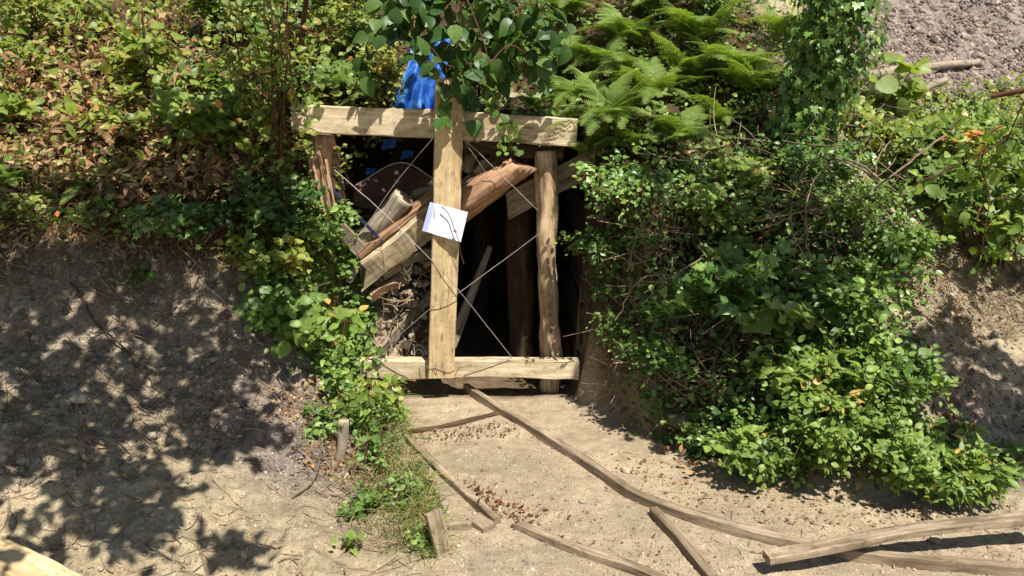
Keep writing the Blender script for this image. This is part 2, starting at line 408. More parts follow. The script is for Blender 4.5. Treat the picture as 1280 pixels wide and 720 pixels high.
# ------------------------------------------------------------------ mesh helpers
def mk(name, v, f, mat, parent=None, gc=None, rnd=None, smooth=False, origin=None, mats=None, midx=None):
    v = np.asarray(v, float)
    if parent is not None:
        org = A(parent['_w'])
    elif origin is not None:
        org = A(origin, float)
    else:
        org = A([v[:, 0].mean(), v[:, 1].mean(), v[:, 2].min()])
    me = bpy.data.meshes.new(name)
    vl = v - org
    if isinstance(f, np.ndarray):
        nf, k = f.shape
        me.vertices.add(len(vl)); me.vertices.foreach_set('co', vl.ravel())
        me.loops.add(nf * k); me.loops.foreach_set('vertex_index', f.ravel().astype(np.int32))
        me.polygons.add(nf)
        me.polygons.foreach_set('loop_start', np.arange(0, nf * k, k, dtype=np.int32))
        me.update(calc_edges=True)
    else:
        me.from_pydata([tuple(q) for q in vl], [], [tuple(int(i) for i in q) for q in f])
        me.update()
    me.validate()
    if gc is not None:
        a = me.attributes.new('gc', 'FLOAT_VECTOR', 'POINT'); a.data.foreach_set('vector', np.asarray(gc, float).ravel())
    if rnd is not None:
        a = me.attributes.new('rnd', 'FLOAT', 'POINT'); a.data.foreach_set('value', np.asarray(rnd, float).ravel())
    if smooth:
        me.polygons.foreach_set('use_smooth', np.ones(len(me.polygons), bool))
    for q in (mats or [mat]):
        me.materials.append(q)
    if midx is not None:
        me.polygons.foreach_set('material_index', np.asarray(midx, np.int32))
    o = bpy.data.objects.new(name, me)
    COL.objects.link(o)
    if parent is not None:
        o.parent = parent
    else:
        o.location = org
    o['_w'] = [float(q) for q in org]
    return o


def tag(o, label=None, cat=None, group=None, kind=None):
    for k, q in (('label', label), ('category', cat), ('group', group), ('kind', kind)):
        if q: o[k] = q
    return o


def thing(name, loc, label, cat, group=None):
    o = bpy.data.objects.new(name, None); COL.objects.link(o)
    o.empty_display_size = 0.1
    o.location = tuple(float(q) for q in loc); o['_w'] = [float(q) for q in loc]
    return tag(o, label, cat, group)


def unit(v):
    v = np.asarray(v, float)
    return v / np.maximum(np.linalg.norm(v, axis=-1, keepdims=True), 1e-9)


def resample(pts, n):
    pts = A(pts, float)
    if len(pts) > 2:                        # Catmull-Rom through the points
        q = np.r_[[2 * pts[0] - pts[1]], pts, [2 * pts[-1] - pts[-2]]]
        out = []
        for i in range(len(pts) - 1):
            p0, p1, p2, p3 = q[i:i + 4]
            for t in np.linspace(0, 1, 12, endpoint=False):
                out.append(0.5 * ((2 * p1) + (p2 - p0) * t + (2 * p0 - 5 * p1 + 4 * p2 - p3) * t * t + (3 * p1 - p0 - 3 * p2 + p3) * t ** 3))
        out.append(pts[-1]); pts = A(out)
    s = np.r_[0, np.cumsum(np.linalg.norm(np.diff(pts, axis=0), axis=1))]
    t = np.linspace(0, s[-1], n)
    return np.c_[[np.interp(t, s, pts[:, k]) for k in range(3)]].T, t


def beam(name, pts, w, h, mat, up=(0, 0, 1), rough=0.004, parent=None, roll=0.0, taper=0.0, endmat=None, seed=0, cut=(0, 0), wave=0.0):
    """a sawn timber: w across, h along 'up', chamfered, slightly uneven"""
    L = np.linalg.norm(np.diff(A(pts, float), axis=0), axis=1).sum()
    n = max(6, int(L / 0.04))
    c, s = resample(pts, n)
    T = unit(np.gradient(c, axis=0)); U0 = A(up, float)
    S = unit(np.cross(T, U0)); U = unit(np.cross(S, T))
    cr, sr = math.cos(roll), math.sin(roll)
    S, U = S * cr + U * sr, U * cr - S * sr
    ch = min(w, h) * 0.09
    prof = []
    for a, b in ((-1, -1), (1, -1), (1, 1), (-1, 1)):
        x, y = a * w / 2, b * h / 2
        if a * b > 0: prof += [(x, y - b * ch), (x - a * ch, y)]
        else: prof += [(x - a * ch, y), (x, y - b * ch)]
    # order them round the ring
    prof = sorted(prof, key=lambda q: math.atan2(q[1] / h, q[0] / w))
    k = len(prof); V = []; gc = []
    for i in range(n):
        sc = 1 - taper * i / (n - 1)
        for j, (x, y) in enumerate(prof):
            dx, dy = x * sc, y * sc
            off = 0
            if i == 0: off = cut[0] * y / h
            if i == n - 1: off = cut[1] * y / h
            V.append(c[i] + S[i] * dx + U[i] * dy + T[i] * off)
            gc.append((s[i] + seed * 3.7, x + seed * 1.3, y))
    V = A(V); gc = A(gc)
    nzv = np.c_[fbm(gc * A([5, 40, 40]), 3, seed), fbm(gc * A([5, 40, 40]) + 9, 3, seed + 5), fbm(gc * A([5, 40, 40]) + 19, 3, seed + 8)]
    V = V + nzv * rough
    if wave:
        low = A([q[1] < 0 for q in prof] * n)
        V[low] += np.repeat(U, k, 0)[low] * (wave * fbm(np.c_[gc[low, 0] * 4, gc[low, 0] * 0, gc[low, 0] * 0], 3, seed))[:, None]
    F_ = []; mi = []
    for i in range(n - 1):
        for j in range(k):
            a = i * k + j; b = i * k + (j + 1) % k
            F_.append((a, b, b + k, a + k)); mi.append(0)
    F_.append(tuple(range(k - 1, -1, -1))); F_.append(tuple(range((n - 1) * k, n * k))); mi += [1, 1]
    return mk(name, V, F_, mat, parent, gc=gc, mats=[mat, endmat or mat], midx=mi)


def log(name, pts, r, mat, endmat=None, parent=None, r2=None, lump=0.12, sides=22, seed=0, cut=(0, 0), ridges=0.05):
    L = np.linalg.norm(np.diff(A(pts, float), axis=0), axis=1).sum()
    n = max(8, int(L / 0.03))
    c, s = resample(pts, n)
    T = unit(np.gradient(c, axis=0)); U0 = A((0, 0, 1.0)) if abs(T[:, 2]).mean() < 0.8 else A((0, -1.0, 0))
    S = unit(np.cross(T, U0)); U = unit(np.cross(S, T))
    r2 = r if r2 is None else r2
    V = []; gc = []
    for i in range(n):
        rr = r + (r2 - r) * i / (n - 1)
        for j in range(sides):
            a = 2 * math.pi * j / sides
            off = (cut[0] if i == 0 else cut[1] if i == n - 1 else 0) * math.sin(a)
            V.append(c[i] + (S[i] * math.cos(a) + U[i] * math.sin(a)) * rr + T[i] * off * rr)
            gc.append((s[i] + seed * 2.1, math.cos(a) * rr + seed, math.sin(a) * rr))
    V = A(V); gc = A(gc); ctr = np.repeat(c, sides, 0)
    out = unit(V - ctr)
    rr = np.repeat(r + (r2 - r) * np.linspace(0, 1, n), sides)
    d = rr * (lump * fbm(gc * A([3, 9, 9]), 3, seed) + ridges * fbm(gc * A([7, 60, 60]), 3, seed + 3))
    V = V + out * d[:, None]
    F_ = []; mi = []
    for i in range(n - 1):
        for j in range(sides):
            a = i * sides + j; b = i * sides + (j + 1) % sides
            F_.append((a, b, b + sides, a + sides)); mi.append(0)
    F_.append(tuple(range(sides - 1, -1, -1))); F_.append(tuple(range((n - 1) * sides, n * sides))); mi += [1, 1]
    return mk(name, V, F_, mat, parent, gc=gc, mats=[mat, endmat or mat], midx=mi, smooth=True)


def tubes(name, paths, mat, parent=None, sides=5, rnd=None, **kw):
    """many thin bent stems of one plant (or of the litter) as one mesh: paths = [(points, r0, r1)]"""
    V = []; Fc = []; R = []; base = 0
    ang = np.arange(sides) * 2 * math.pi / sides
    for pts, r0, r1 in paths:
        c = A(pts, float); n = len(c)
        T = unit(np.gradient(c, axis=0))
        up = A((0.13, 0.21, 0.97)); S = unit(np.cross(T, up) + 1e-6); U = np.cross(S, T)
        rr = np.linspace(r0, r1, n)[:, None, None]
        ring = c[:, None] + rr * (S[:, None] * np.cos(ang)[None, :, None] + U[:, None] * np.sin(ang)[None, :, None])
        V.append(ring.reshape(-1, 3))
        i = np.arange(n - 1)[:, None] * sides; j = np.arange(sides)[None]; j2 = (j + 1) % sides
        Fc.append(np.stack([i + j, i + j2, i + j2 + sides, i + j + sides], -1).reshape(-1, 4) + base)
        R.append(np.full(n * sides, rng.random())); base += n * sides
    return mk(name, np.concatenate(V), np.concatenate(Fc), mat, parent, rnd=np.concatenate(R), smooth=True, **kw)


# leaf shapes: x across, y along the leaf, z the upper side
def leaf_template(prof, fold=0.18, curl=0.22, cup=0.0):
    mids = [(0, t, -curl * t * t + 0.0) for t, w in prof]
    V = list(mids); n = len(prof)
    L = []; R = []
    for i, (t, w) in enumerate(prof[1:-1], 1):
        L.append(len(V)); V.append((-w, t + w * 0.10, -curl * t * t + w * fold))
        R.append(len(V)); V.append((w, t + w * 0.10, -curl * t * t + w * fold))
    F_ = []
    F_.append((0, 1, L[0], 0)); F_.append((0, R[0], 1, 0))
    for i in range(1, n - 2):
        F_.append((i, i + 1, L[i], L[i - 1])); F_.append((i, R[i - 1], R[i], i + 1))
    F_.append((n - 2, n - 1, L[-1], L[-1])); F_.append((n - 2, R[-1], n - 1, n - 1))
    tri = []
    for f in F_:
        u = []
        for q in f:
            if q not in u: u.append(q)
        for k in range(1, len(u) - 1): tri.append((u[0], u[k], u[k + 1]))
    return A(V), A(tri)


LEAF = {
    'ovate': leaf_template([(0, 0), (0.12, 0.24), (0.34, 0.36), (0.6, 0.30), (0.82, 0.16), (1, 0)]),
    'broad': leaf_template([(0, 0), (0.08, 0.34), (0.3, 0.47), (0.55, 0.42), (0.8, 0.22), (1, 0)], 0.12, 0.3),
    'lance': leaf_template([(0, 0), (0.2, 0.15), (0.5, 0.19), (0.8, 0.09), (1, 0)], 0.25, 0.3),
    'small': leaf_template([(0, 0), (0.4, 0.3), (1, 0)], 0.2, 0.15),
    'round': leaf_template([(0, 0), (0.05, 0.3), (0.4, 0.5), (0.75, 0.4), (1, 0)], 0.1, 0.15),
}
# lobed (ivy, vine) leaf
_a = [(0, 0), (-0.28, -0.10), (-0.52, 0.12), (-0.30, 0.30), (-0.40, 0.58), (-0.15, 0.56), (0, 1), (0.15, 0.56), (0.40, 0.58), (0.30, 0.30), (0.52, 0.12), (0.28, -0.10)]
_V = [(0, 0.35, 0)] + [(x, y, 0.14 * abs(x) - 0.2 * max(y, 0) ** 2) for x, y in _a]
LEAF['lobed'] = (A(_V, float), A([(0, i + 1, (i + 1) % 12 + 1) for i in range(12)]))


def leaves(name, pos, axis, nrm, size, shape, mat, parent=None, rnd=None, **kw):
    tv, tf = LEAF[shape] if isinstance(shape, str) else shape
    tv = tv.copy()
    pos = A(pos, float); n = len(pos)
    Yx = unit(axis); Z = unit(nrm); X = unit(np.cross(Yx, Z)); Z = np.cross(X, Yx)
    size = np.broadcast_to(size, (n,))
    asp = rng.uniform(0.8, 1.15, n)
    V = pos[:, None] + size[:, None, None] * (tv[None, :, 0:1] * asp[:, None, None] * X[:, None] + tv[None, :, 1:2] * Yx[:, None] + tv[None, :, 2:3] * Z[:, None] * rng.uniform(0.3, 1.9, n)[:, None, None])
    V += (rng.normal(size=(n, 1, 1)) * 0.12) * size[:, None, None] * (tv[None, :, 1:2] ** 2) * X[:, None]
    Fc = tf[None] + (np.arange(n) * len(tv))[:, None, None]
    if rnd is None: rnd = rng.random(n)
    return mk(name, V.reshape(-1, 3), Fc.reshape(-1, 3), mat, parent, rnd=np.repeat(rnd, len(tv)), **kw)


def rvec(n):
    return unit(rng.normal(size=(n, 3)))


def leaf_normals(n, out=None, spread=0.55):
    v = A([0.2, -0.65, 0.8])[None] + rvec(n) * spread
    if out is not None: v = v + out * 0.35
    return unit(v)


# ------------------------------------------------------------------ ground
def axis_lines(a, b, lo, hi, d):
    core = np.arange(a, b + 1e-6, d)
    def ext(x0, x1, sgn):
        out = []; x = x0; s = d
        while (x1 - x) * sgn > 0:
            s *= 1.16; x += s * sgn; out.append(x)
        return out
    return A(ext(a, lo, -1)[::-1] + list(core) + ext(b, hi, 1))


gx = axis_lines(-4.6, 4.9, -220, 220, 0.022); gy = axis_lines(2.4, 7.4, -200, 260, 0.022)
X, Y_ = np.meshgrid(gx, gy)
Z = H(X, Y_)
V = np.c_[X.ravel(), Y_.ravel(), Z]
nx, ny = len(gx), len(gy)
i = np.arange(nx - 1)[None]; j = np.arange(ny - 1)[:, None]
q = j * nx + i
Fc = np.stack([q, q + 1, q + 1 + nx, q + nx], -1).reshape(-1, 4)
g = mk('ground', V, Fc, M['earth'], origin=(0, 0, 0), smooth=True)
tag(g, 'dry tan earth slope and floor around the mine entrance', 'ground', kind='structure')
x, y, z = V.T
nn = fbm(np.c_[x * 1.7, y * 1.7, 0 * x], 3, 21) * 0.35
hum_shade = sstep(0.95, 1.35, z + nn * 0.6) * sstep(1.6, 3.2, x * 0 + 10)
hum_shade = np.maximum(hum_shade, sstep(-0.05, 0.15, sdist(x, y, A([(0.5, 9), (0.5, 5.3), (0.8, 4.9), (1.1, 4.4), (1.5, 4.15), (2.2, 3.95), (2.45, 4.4), (2.6, 6), (3, 9)])) * -1 + nn * 0.2))
dry = sstep(2.2, 2.4, x + nn * 0.4) * sstep(9.5, 8, y) * 1.0                # bare slope on the right
scr = sstep(2.7, 3.3, x + nn * 0.4) * sstep(5.9, 6.6, y + nn)
hum_shade = hum_shade * (1 - np.maximum(dry, scr))
ck = sdist(x, y, FLOOR); hum_shade = np.maximum(hum_shade, sstep(0.0, 0.08, ck) * sstep(4.3, 4.7, y) * sstep(0.2, 0.4, x) * sstep(1.5, 1.1, x) * 0.9)  # shade of the right earth wall, painted in with the humus colour
tun_shade = sstep(5.36, 5.5, y) * sstep(0.02, -0.05, sdist(x, y, FLOOR))  # floor behind the gate: its shade is painted in as dark soil
hum_shade = np.maximum(hum_shade, tun_shade * (x > -0.9) * 0.8)
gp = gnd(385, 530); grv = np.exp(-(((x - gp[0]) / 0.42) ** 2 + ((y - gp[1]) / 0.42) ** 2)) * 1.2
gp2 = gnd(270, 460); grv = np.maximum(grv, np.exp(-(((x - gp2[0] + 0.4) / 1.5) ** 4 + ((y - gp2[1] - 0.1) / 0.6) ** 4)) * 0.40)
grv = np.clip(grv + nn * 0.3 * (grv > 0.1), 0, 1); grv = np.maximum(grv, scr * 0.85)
gp3 = gnd(1240, 560); grv = np.maximum(grv, 0.6 * np.exp(-(((x - gp3[0]) / 0.5) ** 2 + ((y - gp3[1]) / 0.5) ** 2)))
pth = sstep(0.1, -0.2, sdist(x, y, FLOOR))
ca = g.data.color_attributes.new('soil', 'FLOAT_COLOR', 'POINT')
ca.data.foreach_set('color', np.c_[hum_shade, grv, pth, np.ones(len(x))].ravel().astype(np.float32))

# the earth roof over the drift
rx = np.arange(-1.9, 1.25, 0.05); ry = np.arange(0, 1.0001, 0.02)
RX, RT = np.meshgrid(rx, ry)
front = 5.56 + 0.62 * sstep(-0.25, -0.6, RX) + 0.05 * vnoise(np.c_[RX.ravel() * 5, RX.ravel() * 0, RX.ravel() * 0], 5).reshape(RX.shape)
RY = front + (9.4 - front) * RT
pt = np.c_[RX.ravel(), RY.ravel(), 0 * RX.ravel()]
top = np.maximum(TPS(RX.ravel(), RY.ravel()) + 0.03, 2.08 + 0.25 * RT.ravel()) + 0.04 * fbm(pt * 4, 3, 30)
bot = 1.90 + 0.06 * fbm(pt * 4, 3, 31)
nv = RX.size; cx, cy = len(rx), len(ry)
Vt = np.r_[np.c_[RX.ravel(), RY.ravel(), top], np.c_[RX.ravel(), RY.ravel(), bot]]
i = np.arange(cx - 1)[None]; j = np.arange(cy - 1)[:, None]; q = (j * cx + i)
f1 = np.stack([q, q + 1, q + 1 + cx, q + cx], -1).reshape(-1, 4)
f2 = f1[:, ::-1] + nv
per = list(range(cx)) + [cx - 1 + cx * k for k in range(1, cy)] + [cx * (cy - 1) + k for k in range(cx - 2, -1, -1)] + [cx * k for k in range(cy - 2, 0, -1)]
f3 = A([(per[(k + 1) % len(per)], per[k], per[k] + nv, per[(k + 1) % len(per)] + nv) for k in range(len(per))])
rf = mk('tunnel_roof', Vt, np.r_[f1, f2, f3], M['earth'], origin=(0, 0, 0))
tag(rf, 'overgrown earth roof of the mine tunnel behind the top timber', 'ground', kind='structure')
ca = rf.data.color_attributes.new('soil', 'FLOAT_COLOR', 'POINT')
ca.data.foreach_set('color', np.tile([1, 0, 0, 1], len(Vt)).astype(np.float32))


# ------------------------------------------------------------------ pebbles, clods
def ico():
    t = (1 + 5 ** .5) / 2
    v = unit(A([(-1, t, 0), (1, t, 0), (-1, -t, 0), (1, -t, 0), (0, -1, t), (0, 1, t), (0, -1, -t), (0, 1, -t), (t, 0, -1), (t, 0, 1), (-t, 0, -1), (-t, 0, 1)]))
    f = A([(0, 11, 5), (0, 5, 1), (0, 1, 7), (0, 7, 10), (0, 10, 11), (1, 5, 9), (5, 11, 4), (11, 10, 2), (10, 7, 6), (7, 1, 8), (3, 9, 4), (3, 4, 2), (3, 2, 6), (3, 6, 8), (3, 8, 9), (4, 9, 5), (2, 4, 11), (6, 2, 10), (8, 6, 7), (9, 8, 1)])
    return v, f


ICO = ico()


def scatter_stones(name, q, size, mat, label, cat):
    n = len(q); tv, tf = ICO
    Rm = np.linalg.qr(rng.normal(size=(n, 3, 3)))[0]
    sc = rng.uniform(0.5, 1.3, (n, 3)); sc[:, 2] *= 0.8
    jit = 1 + rng.uniform(-0.42, 0.35, (n, 12, 1))
    L = (tv[None] * sc[:, None] * jit) @ Rm
    V = q[:, None] + L * size[:, None, None]
    Fc = tf[None] + (np.arange(n) * 12)[:, None, None]
    o = mk(name, V.reshape(-1, 3), Fc.reshape(-1, 3), mat, rnd=np.repeat(rng.random(n), 12), origin=(0, 0, 0))
    return tag(o, label, cat, kind='stuff')


dirt = in_poly(9500, [(0, 300), (300, 330), (400, 480), (520, 560), (560, 500), (720, 560), (900, 620), (1280, 600), (1280, 720), (0, 720)])
q = on_ground(dirt[:, 0], dirt[:, 1])
scatter_stones('pebbles', q, 0.0035 + 0.010 * rng.random(len(q)) ** 4, M['stone'], 'small tan pebbles and clods strewn over the dry earth', 'pebbles')
cl = in_poly(3200, [(0, 265), (250, 320), (400, 480), (300, 560), (0, 620)])
q = on_ground(cl[:, 0], cl[:, 1])
scatter_stones('clods', q, 0.005 + 0.024 * rng.random(len(q)) ** 4, M['clod'], 'crumbly grey brown clods of earth on the shaded left bank', 'clods')
gr = in_poly(2600, [(190, 400), (350, 420), (470, 600), (380, 620), (260, 560)])
q = on_ground(gr[:, 0], gr[:, 1])
scatter_stones('gravel', q, 0.004 + 0.013 * rng.random(len(q)) ** 3, M['scree'], 'grey gravel spilled down the shaded left bank', 'gravel')
sr = in_poly(9000, [(1050, 0), (1290, 0), (1290, 120), (1050, 140)])
q = on_ground(sr[:, 0], sr[:, 1])
scatter_stones('scree', q, 0.010 + 0.026 * rng.random(len(q)) ** 2.5, M['scree'], 'loose brown grey scree on the slope at upper right', 'scree')
sr = in_poly(1800, [(1120, 330), (1290, 280), (1290, 600), (1180, 570)])
q = on_ground(sr[:, 0], sr[:, 1])
scatter_stones('gravel', q, 0.004 + 0.014 * rng.random(len(q)) ** 3, M['scree'], 'grey gravel on the bare slope at right beside the bushes', 'gravel')


def rock(name, c, s, label, cat='stone', mat='stone', group=None, parent=None, seed=0):
    import bmesh
    bm = bmesh.new(); bmesh.ops.create_icosphere(bm, subdivisions=3, radius=1)
    v = A([w.co[:] for w in bm.verts]); f = A([[w.index for w in p.verts] for p in bm.faces]); bm.free()
    d = 1 + 0.35 * fbm(v * 1.1 + seed * 5.1, 3, seed) + 0.05 * fbm(v * 5 + seed, 2, seed + 2)
    # flatten some sides into facets
    for k in range(5):
        nrm = unit(A([vnoise(A([[k * 3.1 + seed, 1.7, 0.2]]))[0], vnoise(A([[k * 5.7 + seed, 9.7, 0.2]]))[0], vnoise(A([[k * 7.7, 3.7 + seed, 0.2]]))[0]]) + 1e-3)
        t = (v * d[:, None]) @ nrm
        d = d * np.where(t > 0.62, 0.62 / np.maximum(t, 0.01), 1)
    V = v * d[:, None] * A(s) + A(c)
    return tag(mk(name, V, f, M[mat], parent=parent, rnd=np.full(len(V), 0.4 + 0.4 * ((seed * 0.37) % 1))), label, cat, group)


def rock_at(px, py, s, label, seed, mat='stone'):
    q = gnd(px, py); s3 = (s, s * 0.8, s * 0.65)
    rock('stone', q + A([0, 0, s * 0.3]), s3, label, 'stone', mat, seed=seed)


rock_at(102, 500, 0.055, 'upright pale stone on the shaded left bank catching the sun', 1)
rock_at(28, 578, 0.035, 'small pale stone at the left edge inside the tree shadow', 2)
rock_at(62, 582, 0.022, 'little round pale stone just right of the one at the left edge', 3)
rock_at(190, 548, 0.04, 'flat sunlit stone in the middle of the left bank shadow', 4)
rock_at(268, 452, 0.035, 'lone pale stone high in the dark shade of the left bank', 5)
rock_at(312, 506, 0.03, 'small light stone at the right rim of the bank shadow', 6)
rock_at(850, 530, 0.10, 'rounded brown boulder under the dark right-hand bushes', 7, 'rubble')
rock_at(783, 590, 0.03, 'dark stone lying against the long curved rail', 8)
rock_at(728, 628, 0.022, 'flat grey stone bedded in the middle of the path', 9)
rock_at(1168, 678, 0.035, 'pale stone tucked under the raised curved board', 10)
rock_at(745, 688, 0.02, 'small stone on the path near the bottom of the photo', 11)
rock_at(285, 545, 0.028, 'grey stone between the two sunlit patches of the left bank', 12)

# ------------------------------------------------------------------ the barricade
YB = 5.42
bar = thing('timber_barricade', (-0.5, YB, 0.0), 'wired barricade of one pale upright board crossing two horizontal timbers over the mine entrance', 'barricade')
tb = [P(366, 147.5, YB), P(450, 151.5, YB), P(537, 154.5, YB), P(640, 161, YB), P(721, 166, YB)]
beam('top_beam', tb, 0.09, 0.19, M['pinegrey'], parent=bar, seed=1, rough=0.005, wave=0.006)
bb = [P(452, 459, YB), P(560, 459.5, YB), P(640, 459.5, YB), P(723, 460.5, YB)]
beam('bottom_beam', bb, 0.09, 0.142, M['pinegrey'], parent=bar, seed=2, rough=0.004, wave=0.014)
# upright: a board nailed to the front of both timbers
zt = P(562, 98, YB - 0.10); zb = P(551, 471, YB - 0.085)
beam('upright_board', [zb, (zt + zb) / 2 + A([0.004, 0, 0]), zt], 0.188, 0.062, M['pine'], up=(0.20, -1, 0), parent=bar, seed=3, rough=0.003)
for px, py in ((552, 151), (562, 161), (545, 455), (556, 463)):
    c = P(px, py, YB - 0.128)
    rr = 0.005; a = np.arange(8) * math.pi / 4
    Vn = np.r_[np.c_[c[0] + rr * np.cos(a), np.full(8, c[1] - 0.003), c[2] + rr * np.sin(a)], np.c_[c[0] + rr * np.cos(a), np.full(8, c[1] + 0.03), c[2] + rr * np.sin(a)]]
    mk('nail', Vn, [tuple(range(8))] + [(k, (k + 1) % 8, (k + 1) % 8 + 8, k + 8) for k in range(8)], M['wire'], bar)
YW = YB - 0.14


def wire(*p, r=0.0026, sag=0.009, name='wire', mat='wire'):
    pts = [P(*t) for t in p]
    c, s = resample(pts, 24)
    if len(pts) == 2: c[:, 2] -= sag * np.sin(np.linspace(0, math.pi, 24))
    c = c + 0.0022 * np.c_[vnoise(c * 14, 3), vnoise(c * 14, 4), vnoise(c * 14, 5)]
    return tubes(name, [(c, r, r)], M[mat], bar, sides=6)


wire((418, 212, YB), (478, 265, YB - 0.07), (540, 326, YW), (566, 354, YW), (640, 447, YB - 0.06))
wire((640, 447, YB - 0.052), (610, 456, YB - 0.062), (580, 468, YB - 0.055), r=0.0028)
wire((677, 290, YB - 0.02), (620, 332, YB - 0.07), (570, 368, YW), (533, 390, YW), (470, 446, YB - 0.03))
wire((468, 446, YB - 0.05), (490, 458, YB - 0.062), (513, 473, YB - 0.055), r=0.0028)
wire((546, 167, YW + 0.03), (500, 222, YB - 0.02), (455, 285, YB))
wire((543, 148, YW), (576, 170, YW), (672, 263, YB - 0.13))
wire((575, 168, YW + 0.05), (600, 205, YB - 0.0), (606, 214, YB + 0.05), r=0.0025)
wire((524, 457, YB - 0.055), (535, 459, YW), (545, 457, YW), (566, 456, YW), (576, 455, YB - 0.055), r=0.0028)
wire((541, 463, YW), (543, 456, YW - 0.01), (546, 464, YW), (548, 456, YW), r=0.0026)
wire((528, 147, YB - 0.05), (545, 149, YW), (575, 152, YW), (585, 153, YB - 0.05), r=0.0028)

# notice, pinned on the upright
cs = [P(538, 252, YW + 0.012), P(585, 265, YW - 0.016), P(576, 302, YW - 0.022), P(528, 288, YW + 0.012)]
nu, nvv = 12, 9; V = []; gc = []
for b in range(nvv + 1):
    for a in range(nu + 1):
        u, w = a / nu, b / nvv
        p = (cs[0] * (1 - u) + cs[1] * u) * (1 - w) + (cs[3] * (1 - u) + cs[2] * u) * w
        p = p + A([0, -1, 0]) * (0.012 * math.sin(u * math.pi) + 0.022 * max(0, 0.16 - u) / 0.16 + 0.016 * w * w * u + 0.003 * math.sin(9 * u + 4 * w))
        V.append(p); gc.append((u, w, 0))
V = A(V); k = len(V)
V = np.r_[V, V + A([0, 0.0015, 0])]; gc = A(gc + gc)
Fp = []
for b in range(nvv):
    for a in range(nu):
        q0 = b * (nu + 1) + a
        Fp += [(q0, q0 + nu + 1, q0 + nu + 2, q0 + 1), (q0 + k, q0 + 1 + k, q0 + nu + 2 + k, q0 + nu + 1 + k)]
o = mk('paper_notice', V, Fp, M['paper'], gc=gc, smooth=True)
tag(o, 'white sheet of paper pinned askew on the upright board', 'notice')
tie = thing('tie_cord', P(569, 290, YW - 0.05), 'thin dark cord with a red knot hanging across the white paper', 'cord')
c, _ = resample([P(552, 258, YW - 0.035), P(561, 268, YW - 0.045), P(569, 289, YW - 0.055), P(574, 304, YW - 0.05), P(576, 318, YW - 0.03), P(580, 330, YW - 0.03)], 26)
tubes('cord', [(c, 0.003, 0.0025)], M['redstem'], tie, sides=6)
rock('knot', P(569, 289, YW - 0.062), (0.012, 0.010, 0.014), None, None, 'red', parent=tie, seed=3)

# mine props
pr = [P(688, 500, YB + 0.16), P(687, 430, YB + 0.15), P(683, 330, YB + 0.14), P(684, 260, YB + 0.14), P(682, 188, YB + 0.13)]
o = log('mine_prop', pr, 0.086, M['prop'], M['prop'], r2=0.08, lump=0.28, ridges=0.07, seed=3)
tag(o, 'peeled knotty log standing upright at the right end of the barricade', 'mine prop')
lp = thing('mine_prop', G(405, 500), 'splintered pinkish log standing under the left end of the top timber', 'mine prop')
lp.location = tuple(P(404, 330, YB + 0.12)); lp['_w'] = [float(t) for t in P(404, 330, YB + 0.12)]
log('log', [P(412, 420, YB + 0.14), P(408, 300, YB + 0.13), P(400, 240, YB + 0.13), P(402, 168, YB + 0.13)], 0.085, M['split'], M['split'], parent=lp, lump=0.35, ridges=0.3, seed=5)
for a, b, w in (((396, 178), (418, 290), 0.03), ((388, 190), (409, 280), 0.022), ((408, 200), (420, 262), 0.018), ((384, 180), (392, 240), 0.02)):
    beam('splinter', [P(*a, YB + 0.03), P(*b, YB + 0.02)], w, 0.02, M['split'], up=(0, -1, 0), parent=lp, taper=0.75, rough=0.006, seed=int(a[0]))
o = log('cap_log', [P(565, 176, YB + 0.22), P(640, 186, YB + 0.20), P(704, 192, YB + 0.19)], 0.075, M['darkwood'], M['weather'], r2=0.06, lump=0.15, seed=6)
tag(o, 'dark brown horizontal log tucked behind the right half of the top timber', 'log')
o = beam('plank', [P(634, 258, YB + 0.30), P(690, 228, YB + 0.30), P(752, 198, YB + 0.28)], 0.03, 0.19, M['weather'], seed=7, rough=0.007, cut=(0.08, -0.04))
tag(o, 'rough brown plank slanting behind the right-hand peeled log', 'plank')

# inside: logs, boards and scrap
o = log('bark_log', [P(540, 280, 5.56), P(605, 238, 5.45), P(652, 206, 5.40)], 0.135, M['bark'], M['split'], r2=0.08, lump=0.16, ridges=0.16, seed=8, cut=(0, -0.9))
tag(o, 'thick reddish barked log slanting up to the right behind the upright board', 'log')
sp = thing('split_log', P(500, 300, 5.66), 'pale split log with an orange upper edge slanting left of the upright board', 'log')
beam('log', [P(455, 338, 5.56), P(500, 303, 5.57), P(556, 258, 5.62)], 0.12, 0.19, M['pinegrey'], up=(0.1, -0.35, 1), parent=sp, seed=9, rough=0.018, cut=(0.22, 0.1), wave=0.02)
beam('bark_edge', [P(449, 317, 5.54), P(490, 283, 5.55), P(546, 240, 5.60)], 0.115, 0.035, M['bark'], up=(0.1, -0.35, 1), parent=sp, seed=10, rough=0.010)
o = log('short_log', [P(446, 316, 5.66), P(476, 280, 5.60), P(505, 246, 5.54)], 0.082, M['greywood'], M['pinegrey'], r2=0.078, lump=0.08, ridges=0.06, seed=11)
tag(o, 'short grey log with a pale sawn end in front of the rusty sheet', 'log')
o = beam('board', [P(424, 285, 5.56), P(468, 330, 5.55)], 0.03, 0.12, M['greywood'], up=(0.6, -0.3, 1), seed=12, rough=0.006)
tag(o, 'weathered grey board end beside the splintered log on the left', 'board')
